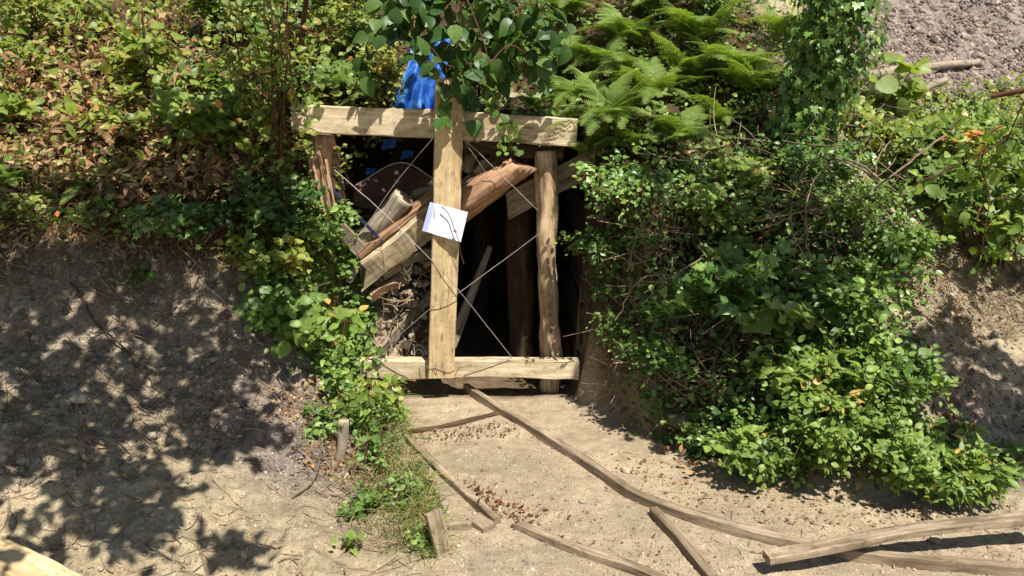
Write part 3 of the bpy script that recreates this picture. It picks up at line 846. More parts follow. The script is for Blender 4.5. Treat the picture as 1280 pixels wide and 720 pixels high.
for k, (a, b, w_, h_, mt, lb) in enumerate([
    ((478, 345, 5.66), (540, 312, 5.62), 0.06, 0.09, 'weather', 'broken brown timber end just below the pale split log'),
    ((462, 372, 5.62), (498, 352, 5.66), 0.05, 0.07, 'split', 'stubby split chunk left in the rubble under the pale log'),
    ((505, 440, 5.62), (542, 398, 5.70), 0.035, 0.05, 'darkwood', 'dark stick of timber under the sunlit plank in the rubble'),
    ((436, 350, 5.55), (470, 300, 5.62), 0.05, 0.06, 'greywood', 'grey broken slat behind the leaves at the left of the rubble'),
    ((515, 248, 5.70), (548, 236, 5.72), 0.07, 0.07, 'greywood', 'grey wood end between the short log and the upright board'),
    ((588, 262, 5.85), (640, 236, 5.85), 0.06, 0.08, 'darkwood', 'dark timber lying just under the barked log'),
    ((560, 250, 5.95), (630, 190, 6.0), 0.06, 0.07, 'weather', 'thin timber lying parallel behind the barked log')]):
    o = beam('broken_timber', [P(*a), (P(*a) + P(*b)) / 2 + A([0, 0, 0.01]), P(*b)], w_, h_, M[mt], up=(0.2, -0.6, 1), seed=60 + k, rough=0.012, wave=0.02, taper=0.2, cut=(0.05, -0.06))
    tag(o, lb, 'timber')
# rusty folded sheet
sh = [P(444, 232, 5.85), P(500, 203, 5.95), P(546, 226, 5.82), P(548, 268, 5.74), P(482, 266, 5.70), P(440, 256, 5.76)]
V = A(sh + [P(492, 240, 5.86)]); V = np.r_[V, V + A([0, 0.006, 0.004])]
Ff = [(0, 6, 1), (1, 6, 2), (2, 6, 3), (3, 6, 4), (4, 6, 5), (5, 6, 0)]
Ff = Ff + [tuple(t + 7 for t in f[::-1]) for f in Ff] + [(k, (k + 1) % 6, (k + 1) % 6 + 7, k + 7) for k in range(6)]
st = thing('metal_sheet', V.mean(0), 'bent dark rusty metal sheet peaking behind the short grey log', 'metal sheet')
mk('sheet', V, Ff, M['rust'], st)
tubes('rim', [(resample([sh[0], sh[1], sh[2]], 16)[0], 0.006, 0.006)], M['edge'], st)
o = beam('rod', [P(414, 236, 5.52), P(478, 302, 5.50)], 0.022, 0.022, M['rod'], seed=13, rough=0.001)
tag(o, 'straight dark blue rod slanting beside the splintered log', 'rod')
o = beam('block', [P(580, 214, 5.95), P(592, 190, 5.98)], 0.09, 0.10, M['weather'], up=(0.4, -1, 0.2), seed=14, rough=0.008)
tag(o, 'stubby wood block standing above the barked log', 'wood block')
o = beam('block', [P(596, 216, 5.86), P(606, 202, 5.90)], 0.06, 0.08, M['pinegrey'], up=(0.4, -1, 0.2), seed=15, rough=0.008)
tag(o, 'smaller paler wood block right of the stubby one on the barked log', 'wood block')
o = beam('plank', [P(466, 452, 5.60), P(500, 412, 5.68), P(540, 368, 5.80)], 0.03, 0.085, M['greywood'], up=(-0.3, -0.5, 0.8), seed=16, rough=0.008, wave=0.01)
tag(o, 'sunlit grey-white plank slanting up the rubble left of the upright board', 'plank')
o = beam('plank', [P(564, 432, 5.95), P(588, 370, 6.1), P(613, 308, 6.3)], 0.085, 0.03, M['greywood'], up=(0.3, -0.9, 0.2), seed=17, rough=0.005, taper=0.45)
tag(o, 'narrow grey plank leaning in the dark right of the upright board', 'plank')
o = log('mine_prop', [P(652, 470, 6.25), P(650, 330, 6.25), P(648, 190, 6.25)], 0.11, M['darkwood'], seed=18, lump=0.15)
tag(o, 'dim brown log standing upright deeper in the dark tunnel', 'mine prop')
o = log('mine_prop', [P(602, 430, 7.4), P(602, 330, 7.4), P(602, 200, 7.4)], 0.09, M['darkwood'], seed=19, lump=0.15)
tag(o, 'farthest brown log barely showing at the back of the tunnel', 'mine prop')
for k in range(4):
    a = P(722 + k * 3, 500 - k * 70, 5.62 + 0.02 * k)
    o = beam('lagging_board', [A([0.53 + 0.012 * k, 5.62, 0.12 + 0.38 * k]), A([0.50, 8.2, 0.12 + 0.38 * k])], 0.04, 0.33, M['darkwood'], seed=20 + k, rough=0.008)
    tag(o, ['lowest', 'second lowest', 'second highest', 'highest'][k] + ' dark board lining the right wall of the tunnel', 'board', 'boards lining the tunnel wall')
a = np.linspace(0.1, math.pi - 0.1, 14)
cc = P(524, 444, 5.66)
arc = [cc + A([0.055 * math.cos(t), 0, 0.085 * math.sin(t)]) for t in a]
arc2 = [cc + A([0.035 * math.cos(t), -0.02, 0.055 * math.sin(t)]) for t in a]
o = tubes('bent_pipe', [(arc, 0.012, 0.012), (arc2, 0.009, 0.009)], M['pipe'], sides=8)
tag(o, 'small pale arched pipe ends just above the bottom timber', 'pipe')
rl = [(497, 345, 0.07), (520, 335, 0.05), (512, 365, 0.06), (530, 352, 0.05), (490, 372, 0.055), (508, 392, 0.05), (486, 402, 0.045), (478, 425, 0.05), (528, 320, 0.075), (500, 425, 0.04), (548, 300, 0.06), (470, 350, 0.05),
      (520, 410, 0.05), (462, 345, 0.05), (450, 330, 0.06)]
words = ['topmost', 'pale angular', 'blocky brown', 'small chipped', 'rounded tan', 'flat', 'crumbly', 'lowest left', 'large sunlit', 'low', 'shaded', 'leftmost', 'wedge shaped', 'high left', 'broad left', 'lone dark']
for k, (px, py, s) in enumerate(rl):
    c = P(px, py, 5.72 + 0.25 * (py < 340) * 0.5)
    c[2] = max(c[2] - 0.02, Hq(c[0], c[1]) + s * 0.1)
    rock('rubble_stone', c, (s, s * 0.8, s * 0.75), 'rubble stones heaped between the left log and the upright board', 'stone', 'rubble', 'rubble stones', seed=20 + k)
for k in range(16):
    c = P(470 + 75 * ((k * 0.618) % 1), 305 + 8.2 * k, 5.66 + 0.10 * ((k * 0.37) % 1)); z_ = 0.035 + 0.035 * ((k * 0.73) % 1)
    rock('rubble_stone', c, (z_, z_ * 0.8, z_ * 0.8), 'rubble stones heaped between the left log and the upright board', 'stone', 'stone' if k % 3 else 'rubble', 'rubble stones', seed=50 + k)
# roots and twigs in the rubble
pths = []
for k in range(70):
    px, py = rng.uniform(465, 535), rng.uniform(300, 445)
    c0 = P(px, py, 5.6 + rng.uniform(0, 0.12)); d = unit(A([rng.normal() * 0.6, rng.normal() * 0.3, rng.normal()]))
    L = rng.uniform(0.08, 0.28); t = np.linspace(-0.5, 0.5, 7)[:, None]
    pths.append((c0 + d * t * L + rvec(1)[0] * (t ** 2) * L * 0.8, 0.005 * rng.uniform(0.6, 1.6), 0.002))
o = tubes('broken_roots', pths, M['twig']); tag(o, 'tangle of broken roots and sticks in the rubble behind the bottom timber', 'roots', kind='stuff')
q2 = on_ground(*in_poly(900, [(440, 260), (560, 260), (560, 440), (470, 450)]).T)
scatter_stones('rubble', q2, 0.008 + 0.028 * rng.random(len(q2)) ** 2.5, M['rubble'], 'crumbled earth and stone chips on the heap inside the entrance', 'rubble')

# blue tarpaulin
V = []; nu, nw = 30, 40
for b in range(nw + 1):
    for a in range(nu + 1):
        u, w = a / nu, b / nw
        px = 512 + 50 * u - 24 * w * (1 - u) + 5 * math.sin(w * 7); py = 48 + 118 * w
        fold = 0.045 * math.sin(u * 19 + 1.2 * math.sin(w * 3)) + 0.03 * vnoise(A([[u * 9, w * 2.5, 2.2]]))[0] + 0.012 * abs(vnoise(A([[u * 16 + w * 4, w * 9, 2.2]]))[0])
        V.append(P(px, py, 6.10 + fold - 0.15 * w + 0.35 * max(0, 0.4 - w)))
V = A(V); k = len(V); V = np.r_[V, V + A([0, 0.004, 0])]
Fp = []
for b in range(nw):
    for a in range(nu):
        q0 = b * (nu + 1) + a
        Fp += [(q0, q0 + nu + 1, q0 + nu + 2, q0 + 1), (q0 + k, q0 + 1 + k, q0 + nu + 2 + k, q0 + nu + 1 + k)]
o = mk('tarpaulin', V, Fp, M['tarp'], smooth=True)
tag(o, 'crumpled bright blue tarpaulin hanging behind the top timber and leaves', 'tarpaulin')

for k, (px, py, wd, lb) in enumerate([(463, 214, 0.05, 'small crumpled blue scrap at the left edge of the rusty sheet'), (509, 193, 0.06, 'bright blue scrap just above the peak of the rusty sheet'), (487, 180, 0.07, 'blue scrap among the leaves under the top timber')]):
    c = P(px, py, 5.88); V = []
    for b in range(9):
        for a in range(9):
            u, w = a / 8 - 0.5, b / 8 - 0.5
            V.append(c + A([u * wd * 1.5 + w * 0.02, 0.02 * math.sin(9 * u + k) + 0.02 * math.sin(11 * w), w * wd * (1 - 0.5 * u) + 0.3 * u * wd]) + 0.006 * rvec(1)[0])
    V = A(V); V = np.r_[V, V + A([0, 0.004, 0])]; Fp = []
    for b in range(8):
        for a in range(8):
            q0 = b * 9 + a; Fp += [(q0, q0 + 9, q0 + 10, q0 + 1), (q0 + 81, q0 + 82, q0 + 91, q0 + 90)]
    tag(mk('tarpaulin_scrap', V, Fp, M['tarp'], smooth=True), lb, 'scrap')

# ------------------------------------------------------------------ rails and loose boards
def gb(name, pts, w, h, mat, label, cat, z=None, group=None, **k):
    P3 = []
    for t in pts:
        zz = (t[2] if len(t) > 2 else h * 0.24)
        P3.append(G(t[0], t[1], zz))
    o = beam(name, P3, w, h, M[mat], **k)
    return tag(o, label, cat, group)


gb('wooden_rail', [(583, 485), (597, 495), (630, 516), (681, 547), (732, 579), (771, 605), (810, 628), (900, 657), (948, 671), (1061, 694), (1160, 704), (1300, 716)], 0.05, 0.075, 'weather',
   'long curved wooden rail along the right side of the path', 'rail', seed=31, rough=0.005)
gb('wooden_rail', [(508, 547), (560, 598), (622, 653)], 0.045, 0.055, 'weather', 'straight wooden rail on the left side of the path nearer the entrance', 'rail', seed=32, rough=0.004)
gb('wooden_rail', [(648, 659), (720, 688), (780, 707), (830, 728)], 0.05, 0.06, 'weather', 'wooden rail running off the bottom of the photo in the middle of the path', 'rail', seed=33, rough=0.004)
gb('wooden_rail', [(817, 640), (850, 676), (892, 726)], 0.055, 0.065, 'weather', 'short wooden rail butting against the long curved rail', 'rail', seed=34, rough=0.004)
gb('curved_board', [(958, 697, 0.10), (1020, 686, 0.115), (1116, 667, 0.14), (1200, 656, 0.15), (1310, 646, 0.16)], 0.075, 0.038, 'weather',
   'bowed plank lying across the long rail at bottom right', 'plank', seed=35, rough=0.003)
gb('sleeper', [(514, 541), (560, 533), (632, 514)], 0.045, 0.028, 'darkwood', 'thin dark crosspiece laid across the path near the entrance', 'sleeper', seed=36, rough=0.006)
gb('plank', [(-80, 655, 0.30), (0, 697, 0.26), (110, 752, 0.2)], 0.15, 0.06, 'pine', 'pale sawn plank poking into the bottom left corner', 'plank', seed=37)
b0 = G(556, 690, 0.0)
o = beam('stake_board', [b0 - A([0, 0, 0.03]), b0 + A([-0.055, 0.02, 0.21])], 0.085, 0.03, M['weather'], up=(0.7, -1, 0), seed=38, rough=0.005)
tag(o, 'dark board stuck upright in the ground beside the grass', 'board')
gb('wood_block', [(562, 657), (590, 657)], 0.05, 0.05, 'weather', 'short wood offcut between the upright board and the rail', 'wood block', seed=39)
gb('wood_block', [(592, 648), (612, 662)], 0.09, 0.05, 'weather', 'square wood offcut against the lower end of the left rail', 'wood block', seed=40)
b1 = gnd(422, 572)
o = log('peg', [b1 - A([0, 0, 0.05]), b1 + A([0.035, 0, 0.10]), b1 + A([0.05, 0.0, 0.24])], 0.03, M['greywood'], M['pinegrey'], r2=0.03, lump=0.1, seed=41, sides=14)
tag(o, 'grey wooden peg with a pale cut top standing in the grass', 'peg')
p0, p1 = gnd(1058, 104), gnd(1222, 84)
o = log('fallen_pole', [p0 + A([0, 0, 0.03]), (p0 + p1) / 2 + A([0, 0, 0.06]), p1 + A([0, 0, 0.05])], 0.045, M['greywood'], M['pinegrey'], r2=0.035, seed=42, lump=0.1)
tag(o, 'grey pole lying on the scree at upper right', 'pole')
p0, p1 = gnd(1130, 128), gnd(1180, 110)
o = log('fallen_pole', [p0 + A([0, 0, 0.05]), p1 + A([0, 0, 0.07])], 0.035, M['greywood'], M['pinegrey'], r2=0.03, seed=43, lump=0.1)
tag(o, 'short grey pole end just below the longer one on the scree', 'pole')
o = beam('pale_board', [P(612, 117, 6.3), P(678, 121, 6.35)], 0.05, 0.035, M['pinegrey'], seed=44)
tag(o, 'thin pale board among the leaves above the top timber', 'board')


# ------------------------------------------------------------------ plants
_fr = 5.56 + 0.62 * sstep(-0.25, -0.6, _GX)
_rt = np.maximum(TPS(_GX.ravel(), _GY.ravel()).reshape(_GX.shape) + 0.03, 2.08 + 0.25 * np.clip((_GY - _fr) / 3.5, 0, 1))
_GZ = np.where((_GX > -1.9) & (_GX < 1.2) & (_GY > _fr) & (_GY < 9.4), np.maximum(_GZ, _rt), _GZ)
def shrub(name, label, cat, root, R, Ht, nst, nside, nlf, shape, size, lmat, smat='stem', lean=(0, 0), group=None, droop=0.5, stem_r=0.006, spread=0.55, low=0.25):
    root = A(root, float)
    t = thing(name, root, label, cat, group)
    paths = []; LP = []; LA = []; LO = []; LR = []; LS = []
    for s in range(nst):
        sr_, ss_ = rng.random(), rng.uniform(0.65, 1.25)
        az = rng.uniform(0, 2 * math.pi); rr = R * math.sqrt(rng.uniform(0.05, 1)); hh = Ht * rng.uniform(0.55, 1.05)
        end = A([math.cos(az) * rr + lean[0], math.sin(az) * rr + lean[1]])
        tt = np.linspace(0, 1, 9)
        st = root[:2] + rng.normal(size=2) * R * 0.12
        pts = np.c_[st[0] + end[0] * tt ** 1.3, st[1] + end[1] * tt ** 1.3, root[2] + hh * ((1 + droop) * tt - droop * tt ** 2.2)]
        pts[1:] += rng.normal(size=(8, 3)) * 0.02
        pts[:, 2] = np.maximum(pts[:, 2], Hq(pts[:, 0], pts[:, 1]) + A([-0.03] + [0.03] * 8))
        paths.append((pts, stem_r * rng.uniform(0.7, 1.2), stem_r * 0.4))
        for b in range(nside):
            u = rng.uniform(low, 1.0); k = min(int(u * 8), 7); fr = u * 8 - k
            p = pts[k] * (1 - fr) + pts[k + 1] * fr
            T = unit(pts[k + 1] - pts[k])
            d = unit(T * 0.6 + rvec(1)[0] * 0.9 + A([0, -0.15, 0.15]))
            L = (0.25 * R + 0.06) * rng.uniform(0.5, 1.3)
            w = np.linspace(0, 1, 5)[:, None]
            tw = p + d * w * L - A([0, 0, 1]) * (w ** 2) * L * droop * 0.5
            tw[:, 2] = np.maximum(tw[:, 2], Hq(tw[:, 0], tw[:, 1]) + 0.015)
            paths.append((tw, stem_r * 0.45, stem_r * 0.25))
            m = nlf
            lt = np.linspace(0.12, 1, m)
            pp = np.c_[[np.interp(lt, w[:, 0], tw[:, c]) for c in range(3)]].T
            side = unit(np.cross(d, A([0, 0, 1.0])) + 1e-5) * np.where(np.arange(m) % 2, 1, -1)[:, None]
            ax = d[None] * 0.7 + side * 0.8 + rvec(m) * 0.4
            LP.append(pp + side * size * 0.25 + rvec(m) * size * 0.3); LA.append(ax); LO.append(np.repeat(d[None], m, 0))
            LR.append(np.clip(0.65 * sr_ + 0.5 * rng.random(m) - 0.05, 0, 1)); LS.append(np.full(m, ss_) * np.linspace(1.1, 0.6, m))
    tubes('stems', paths, M[smat], t, sides=4)
    LP = np.concatenate(LP); LA = np.concatenate(LA); LO = np.concatenate(LO)
    LP[:, 2] = np.maximum(LP[:, 2], Hq(LP[:, 0], LP[:, 1]) + 0.012)
    n = len(LP)
    leaves('foliage', LP, LA, leaf_normals(n, LO, spread), size * np.concatenate(LS) * rng.uniform(0.7, 1.25, n), shape, M[lmat], t, rnd=np.concatenate(LR))
    return t


# fern fronds: four meshes shared by every fern
def frond_mesh(seed, mat, arch):
    r = random.Random(seed)
    V = []; Ft = []; RN = []
    def rach(t):
        return A([0.05 * math.sin(3 * t + seed), t * (1 - 0.12 * arch * t), arch * (0.42 * t - 0.72 * t * t)])
    npi = 23
    # rachis
    for k in range(14):
        t = k / 13; p = rach(t); w = 0.0065 * (1 - 0.8 * t)
        V += [p + A([-w, 0, 0]), p + A([w, 0, 0]), p + A([0, 0, -w])]; RN += [0.35] * 3
    for k in range(13):
        for a in range(3):
            b = (a + 1) % 3; i = k * 3
            Ft += [(i + a, i + b, i + 3 + b), (i + a, i + 3 + b, i + 3 + a)]
    for k in range(npi):
        t = 0.14 + 0.85 * (k / (npi - 1)) ** 0.93
        base = rach(t); tn = unit(rach(min(t + 0.02, 1.02)) - rach(t - 0.02))
        Lp = (0.33 * (1 - (t - 0.14) / 0.88) ** 0.75 + 0.012) * (0.75 + 0.25 * min(1, (t - 0.1) / 0.18))
        for sgn in (-1, 1):
            L = Lp * r.uniform(0.85, 1.1)
            S = unit(A([sgn, 0, 0]) + tn * (0.42 + r.uniform(-0.08, 0.08)) + A([0, 0, r.uniform(-0.12, 0.12)]))
            Nn = unit(np.cross(S, tn) * sgn); B = unit(np.cross(Nn, S))
            nq = max(4, int(L / 0.026)); rn = r.random()
            for q in range(nq):
                u = (q + 0.5) / nq; c = base + S * L * u - A([0, 0, 1]) * 0.25 * L * u * u
                pl = (0.054 * (1 - u) ** 0.8 + 0.008) * (L / 0.3) ** 0.35
                hw = L / nq * 0.38
                for s2 in (-1, 1):
                    tip = c + B * s2 * pl + S * pl * 0.35
                    i = len(V)
                    V += [c - S * hw, c + S * hw, tip + S * hw * 0.3, tip - S * hw * 0.3]; RN += [min(1, max(0, rn * 0.6 + 0.3 * t + 0.1))] * 4
                    Ft += [(i, i + 1, i + 2), (i, i + 2, i + 3)]
    me = bpy.data.meshes.new('frond')
    me.from_pydata([tuple(p) for p in V], [], Ft); me.update()
    a = me.attributes.new('rnd', 'FLOAT', 'POINT'); a.data.foreach_set('value', RN)
    me.materials.append(mat)
    return me


from mathutils import Matrix
FR = {k: [frond_mesh(s + 3 * j, M[m], ar) for j, (s, ar) in enumerate(((1, 1.0), (2, 0.6), (3, 1.35)))] for k, m in (('fern', 'fern'), ('fernpale', 'fernpale'), ('dead', 'dead'))}


def fern(label, root, n, L, kind='fern', lean=(0, -0.4), elev=0.75, name='fern', group=None, spread=1.0):
    t = thing(name, root, label, 'fern', group)
    for k in range(n):
        az = 2 * math.pi * k / n + rng.uniform(-0.3, 0.3)
        d = A([math.cos(az) * spread + lean[0], math.sin(az) * spread + lean[1], elev * rng.uniform(0.6, 1.5)]); d = unit(d)
        sd = unit(np.cross(d, A([0, 0, 1.0])) + rng.normal(size=3) * 0.12); nz_ = unit(np.cross(sd, d)); sd = np.cross(d, nz_)
        s = L * rng.uniform(0.7, 1.15)
        me = FR[kind][k % 3]
        o = bpy.data.objects.new('frond', me); COL.objects.link(o); o.parent = t
        m4 = Matrix.Identity(4)
        for c, v in enumerate((sd, d, nz_)):
            for r_ in range(3): m4[r_][c] = float(v[r_]) * s
        o.matrix_local = m4
    return t


def ground_leaves(name, label, cat, poly, n, hmax, shape, size, mat, spread=0.6, flat=1.0, seedpow=1.5):
    c = in_poly(n, poly); q = on_ground(c[:, 0], c[:, 1])
    hh = hmax * rng.random(n) ** seedpow
    # clumpy height
    hh = hh * np.clip(0.9 + 0.9 * fbm(np.c_[q[:, 0] * 3, q[:, 1] * 3, q[:, 2] * 3], 2, 77), 0.15, 2)
    q = q + A([0, -0.35, 0.9]) * hh[:, None] + rng.normal(size=(n, 3)) * 0.02
    q[:, 2] = np.maximum(q[:, 2], Hq(q[:, 0], q[:, 1]) + 0.01)
    o = leaves(name, q, unit(rvec(n) * A([1, 1, 0.6 * flat]) + A([0, -0.3, -0.1])), leaf_normals(n, None, spread), size * rng.uniform(0.45, 1.3, n), shape, M[mat], origin=(0, 0, 0))
    return tag(o, label, cat, kind='stuff')


def blades(name, label, cat, q, L, mat, w=0.004, lean=(0, 0, 0), sp=0.55, kind='stuff'):
    n = len(q)
    d = unit(rvec(n) * sp + A([0, 0, 1]) + A(lean)); hz = unit(rvec(n) * A([1, 1, 0]) + 1e-6)
    Ls = L * rng.uniform(0.5, 1.25, n)
    V = []; sd = unit(np.cross(d, hz))
    for k, t in enumerate((0, 0.35, 0.7, 1.0)):
        c = q + (d * t + hz * 0.45 * t * t - A([0, 0, 0.35]) * t ** 2.5) * Ls[:, None]
        ww = w * (1 - 0.85 * t)
        V.append(c - sd * ww); V.append(c + sd * ww)
    V = np.stack(V, 1)
    tf = A([(0, 1, 3), (0, 3, 2), (2, 3, 5), (2, 5, 4), (4, 5, 7), (4, 7, 6)])
    Fc = tf[None] + (np.arange(n) * 8)[:, None, None]
    o = mk(name, V.reshape(-1, 3), Fc.reshape(-1, 3), M[mat], rnd=np.repeat(rng.random(n), 8), origin=(0, 0, 0))
    return tag(o, label, cat, kind=kind)


# --- low cover, too many leaves to count
ground_leaves('undergrowth', 'low mixed green undergrowth over the upper left hillside', 'undergrowth', [(-40, -60), (540, -60), (540, 150), (420, 240), (200, 270), (-40, 250)], 4600, 0.45, 'ovate', 0.05, 'bramble')
ground_leaves('undergrowth', 'yellow-green small leaves dotted over the upper left hillside', 'undergrowth', [(-40, -60), (540, -60), (500, 100), (380, 200), (200, 230), (-40, 160)], 1500, 0.5, 'broad', 0.07, 'yellow')
ground_leaves('undergrowth', 'small leaves crowding the bank left of the bottom timber', 'undergrowth', [(315, 240), (410, 250), (478, 340), (462, 440), (505, 520), (455, 560), (385, 450), (330, 400)], 4200, 0.24, 'ovate', 0.05, 'mid')
ground_leaves('undergrowth', 'low green undergrowth over the hillside above the entrance', 'undergrowth', [(560, -60), (1040, -60), (1040, 150), (960, 200), (740, 190), (560, 150)], 5500, 0.16, 'ovate', 0.045, 'mid')
ground_leaves('undergrowth', 'small leaves crowding the middle of the right bank', 'undergrowth', [(730, 200), (1000, 190), (1160, 220), (1150, 480), (1130, 600), (900, 590), (800, 540), (740, 420)], 6000, 0.26, 'ovate', 0.045, 'ivy')
ground_leaves('undergrowth', 'yellow-green low plants beneath the scree at right', 'undergrowth', [(1040, 130), (1290, 110), (1290, 220), (1100, 230)], 3200, 0.25, 'ovate', 0.055, 'bramble')
ground_leaves('dead_bracken', 'brown dead bracken leaves on the upper left slope', 'dead bracken', [(-30, 40), (220, 40), (330, 180), (330, 270), (150, 290), (-30, 200)], 9000, 0.3, 'lance', 0.075, 'dead', 0.9)
ground_leaves('leaf_litter', 'dry brown litter under the right-hand bushes', 'leaf litter', [(730, 180), (1010, 200), (1180, 330), (1230, 420), (1200, 620), (860, 600), (760, 520)], 2600, 0.05, 'small', 0.05, 'dead', 0.8)
ground_leaves('fallen_leaves', 'rusty fallen leaves gathered along the path rails', 'fallen leaves', [(515, 540), (640, 530), (650, 545), (540, 556)], 150, 0.003, 'small', 0.026, 'rusty', 0.9)
ground_leaves('fallen_leaves', 'rusty fallen leaves at the lower end of the left rail', 'fallen leaves', [(575, 600), (640, 630), (680, 640), (650, 664), (610, 648)], 120, 0.003, 'ovate', 0.03, 'rusty', 0.9)
ground_leaves('fallen_leaves', 'scattered dry leaves on the lower path', 'fallen leaves', [(520, 560), (900, 700), (820, 720), (700, 700)], 110, 0.004, 'lance', 0.024, 'rusty', 0.5)
ground_leaves('leaf_litter', 'dry brown litter at the foot of the right bank', 'leaf litter', [(760, 560), (900, 600), (1100, 640), (1250, 610), (1280, 660), (950, 660), (800, 615)], 260, 0.008, 'small', 0.028, 'dead', 0.6)
ground_leaves('leaf_litter', 'brown litter by the peg on the left bank', 'leaf litter', [(330, 500), (400, 470), (450, 560), (470, 620), (380, 590)], 480, 0.01, 'small', 0.035, 'dead', 0.7)

# --- dry stalks and twigs
def twig_field(poly, n, L, label, name='dry_twigs', h=0.02, r=0.0028, mat='twig', up=0.15):
    c = in_poly(n, poly); q = on_ground(c[:, 0], c[:, 1]); ps = []
    for k in range(n):
        d = unit(A([rng.normal(), rng.normal() * 0.7, rng.normal() * up + 0.02])); l = L * rng.uniform(0.3, 1.5); b = rvec(1)[0] * A([1, 1, 0.3])
        t = np.linspace(-0.5, 0.5, 6)[:, None]
        p = q[k] + d * t * l + b * (t ** 2) * l * 0.7
        if up < 0.5: p[:, 2] = Hq(p[:, 0], p[:, 1]) + h * rng.uniform(0.1, 1.3)
        else: p = p + A([0, -0.2, 0.6]) * rng.random() * h
        ps.append((p, r * rng.uniform(0.5, 1.6), r * 0.5))
    o = tubes(name, ps, M[mat], sides=4); return tag(o, label, 'twigs', kind='stuff')


twig_field([(0, 280), (330, 330), (400, 480), (300, 560), (0, 600)], 420, 0.22, 'dry twigs and roots scattered over the shaded left bank')
twig_field([(0, 540), (300, 540), (480, 600), (560, 720), (0, 720)], 150, 0.16, 'sparse dry twigs on the sunny left ground', h=0.008)
twig_field([(0, 20), (300, 30), (340, 230), (150, 280), (0, 260)], 900, 0.34, 'reddish dead bracken stalks on the upper left slope', up=0.8, h=0.2, r=0.003)
twig_field([(860, 190), (1120, 180), (1140, 330), (900, 330)], 190, 0.40, 'grey dead stems in the middle of the right bank', up=0.8, h=0.5, r=0.0035)
twig_field([(740, 250), (900, 300), (920, 520), (760, 520)], 280, 0.34, 'thin dead stems in the dark undergrowth right of the entrance', up=0.9, h=0.45, r=0.0032)
twig_field([(760, 560), (1280, 610), (1280, 720), (900, 700)], 170, 0.09, 'small dry twigs on the dirt at lower right', h=0.006, r=0.002)
twig_field([(330, 480), (450, 500), (540, 700), (430, 680)], 240, 0.2, 'dry straw beside the grass strip', h=0.04, r=0.002)
twig_field([(1140, 240), (1280, 260), (1280, 420), (1160, 400)], 220, 0.2, 'pale straw on the sunny right slope', up=0.5, h=0.08, r=0.002)

# --- grass strip left of the path
c = in_poly(1500, [(440, 470), (500, 478), (520, 560), (556, 640), (548, 700), (515, 690), (490, 620), (455, 560)])
q = on_ground(c[:, 0], c[:, 1]); blades('grass', 'pale green grass growing along the left edge of the path', 'grass', q, 0.11, 'grass', 0.0035, (0.25, -0.3, 0), 0.8)
c = in_poly(500, [(410, 560), (500, 600), (540, 700), (440, 690)])
q = on_ground(c[:, 0], c[:, 1]); blades('grass', 'thin dry grass on the ground left of the upright board', 'grass', q, 0.08, 'grass', 0.003, (0, -0.3, 0), 1.0)
c = in_poly(900, [(1040, 100), (1120, 90), (1150, 150), (1050, 170)])
q = on_ground(c[:, 0], c[:, 1]); blades('grass', 'bright grass below the grey pole on the scree', 'grass', q, 0.2, 'grass', 0.005, (0, -0.3, 0), 0.8)
c = in_poly(800, [(0, 130), (330, 200), (300, 290), (0, 270)])
q = on_ground(c[:, 0], c[:, 1]); blades('grass', 'straw coloured grass hanging over the top of the left bank', 'grass', q, 0.2, 'dead', 0.004, (0, -0.8, -0.5), 0.8)

# --- ferns: (px, py) of the root
fr_list = [
    (20, 235, 11, 0.50, 'fernpale', 'pale green fern at the far left edge on top of the bank'),
    (118, 245, 12, 0.55, 'fern', 'upright fern on the bank top right of the far left one'),
    (70, 262, 8, 0.34, 'fernpale', 'small pale fern drooping over the left bank edge'),
    (185, 262, 9, 0.42, 'fern', 'shaded fern beside the dark hollow on the left'),
    (420, 118, 12, 0.62, 'fernpale', 'yellowish fern hanging over the left end of the top timber'),
    (330, 95, 9, 0.55, 'fern', 'fern among the leaves above the reddish stems'),
    (470, 130, 9, 0.50, 'fern', 'fern drooping just left of the blue tarpaulin'),
    (700, 80, 13, 0.85, 'fern', 'large fern at the top right of the upright board'),
    (780, 60, 13, 0.85, 'fern', 'tall fern second along the top of the right bank'),
    (860, 110, 14, 0.85, 'fern', 'broad sunlit fern in the middle of the fern bed'),
    (760, 160, 13, 0.75, 'fern', 'lush fern just right of the top timber end'),
    (935, 120, 12, 0.75, 'fern', 'fern reaching towards the ivy-covered trunk'),
    (850, 185, 11, 0.6, 'fern', 'low fern at the front of the fern bed'),
    (725, 205, 8, 0.42, 'fern', 'fern hanging beside the right end of the top timber'),
    (665, 140, 8, 0.5, 'fern', 'fern rising behind the right half of the top timber'),
    (438, 470, 7, 0.26, 'fernpale', 'small bright fern left of the bottom timber'),
    (980, 60, 10, 0.7, 'fern', 'fern in the shade left of the ivy-covered trunk'),
    (260, 120, 9, 0.5, 'fernpale', 'fern beside the thin dark sapling at upper left'),
]
fr_list += [
    (820, 20, 12, 0.8, 'fern', 'fern highest on the bank above the tall one'),
    (720, 130, 12, 0.7, 'fern', 'fern squeezed between the large one and the lush one'),
    (810, 130, 12, 0.7, 'fern', 'sunlit fern in the heart of the fern bed'),
    (900, 160, 11, 0.65, 'fern', 'fern at the lower right of the fern bed'),
    (790, 195, 10, 0.55, 'fern', 'fern drooping over the dark earth wall'),
    (650, 60, 10, 0.7, 'fern', 'fern behind the hanging dark leaves'),
    (545, 110, 9, 0.5, 'fernpale', 'fern just behind the crossing of the two top timbers'),
]
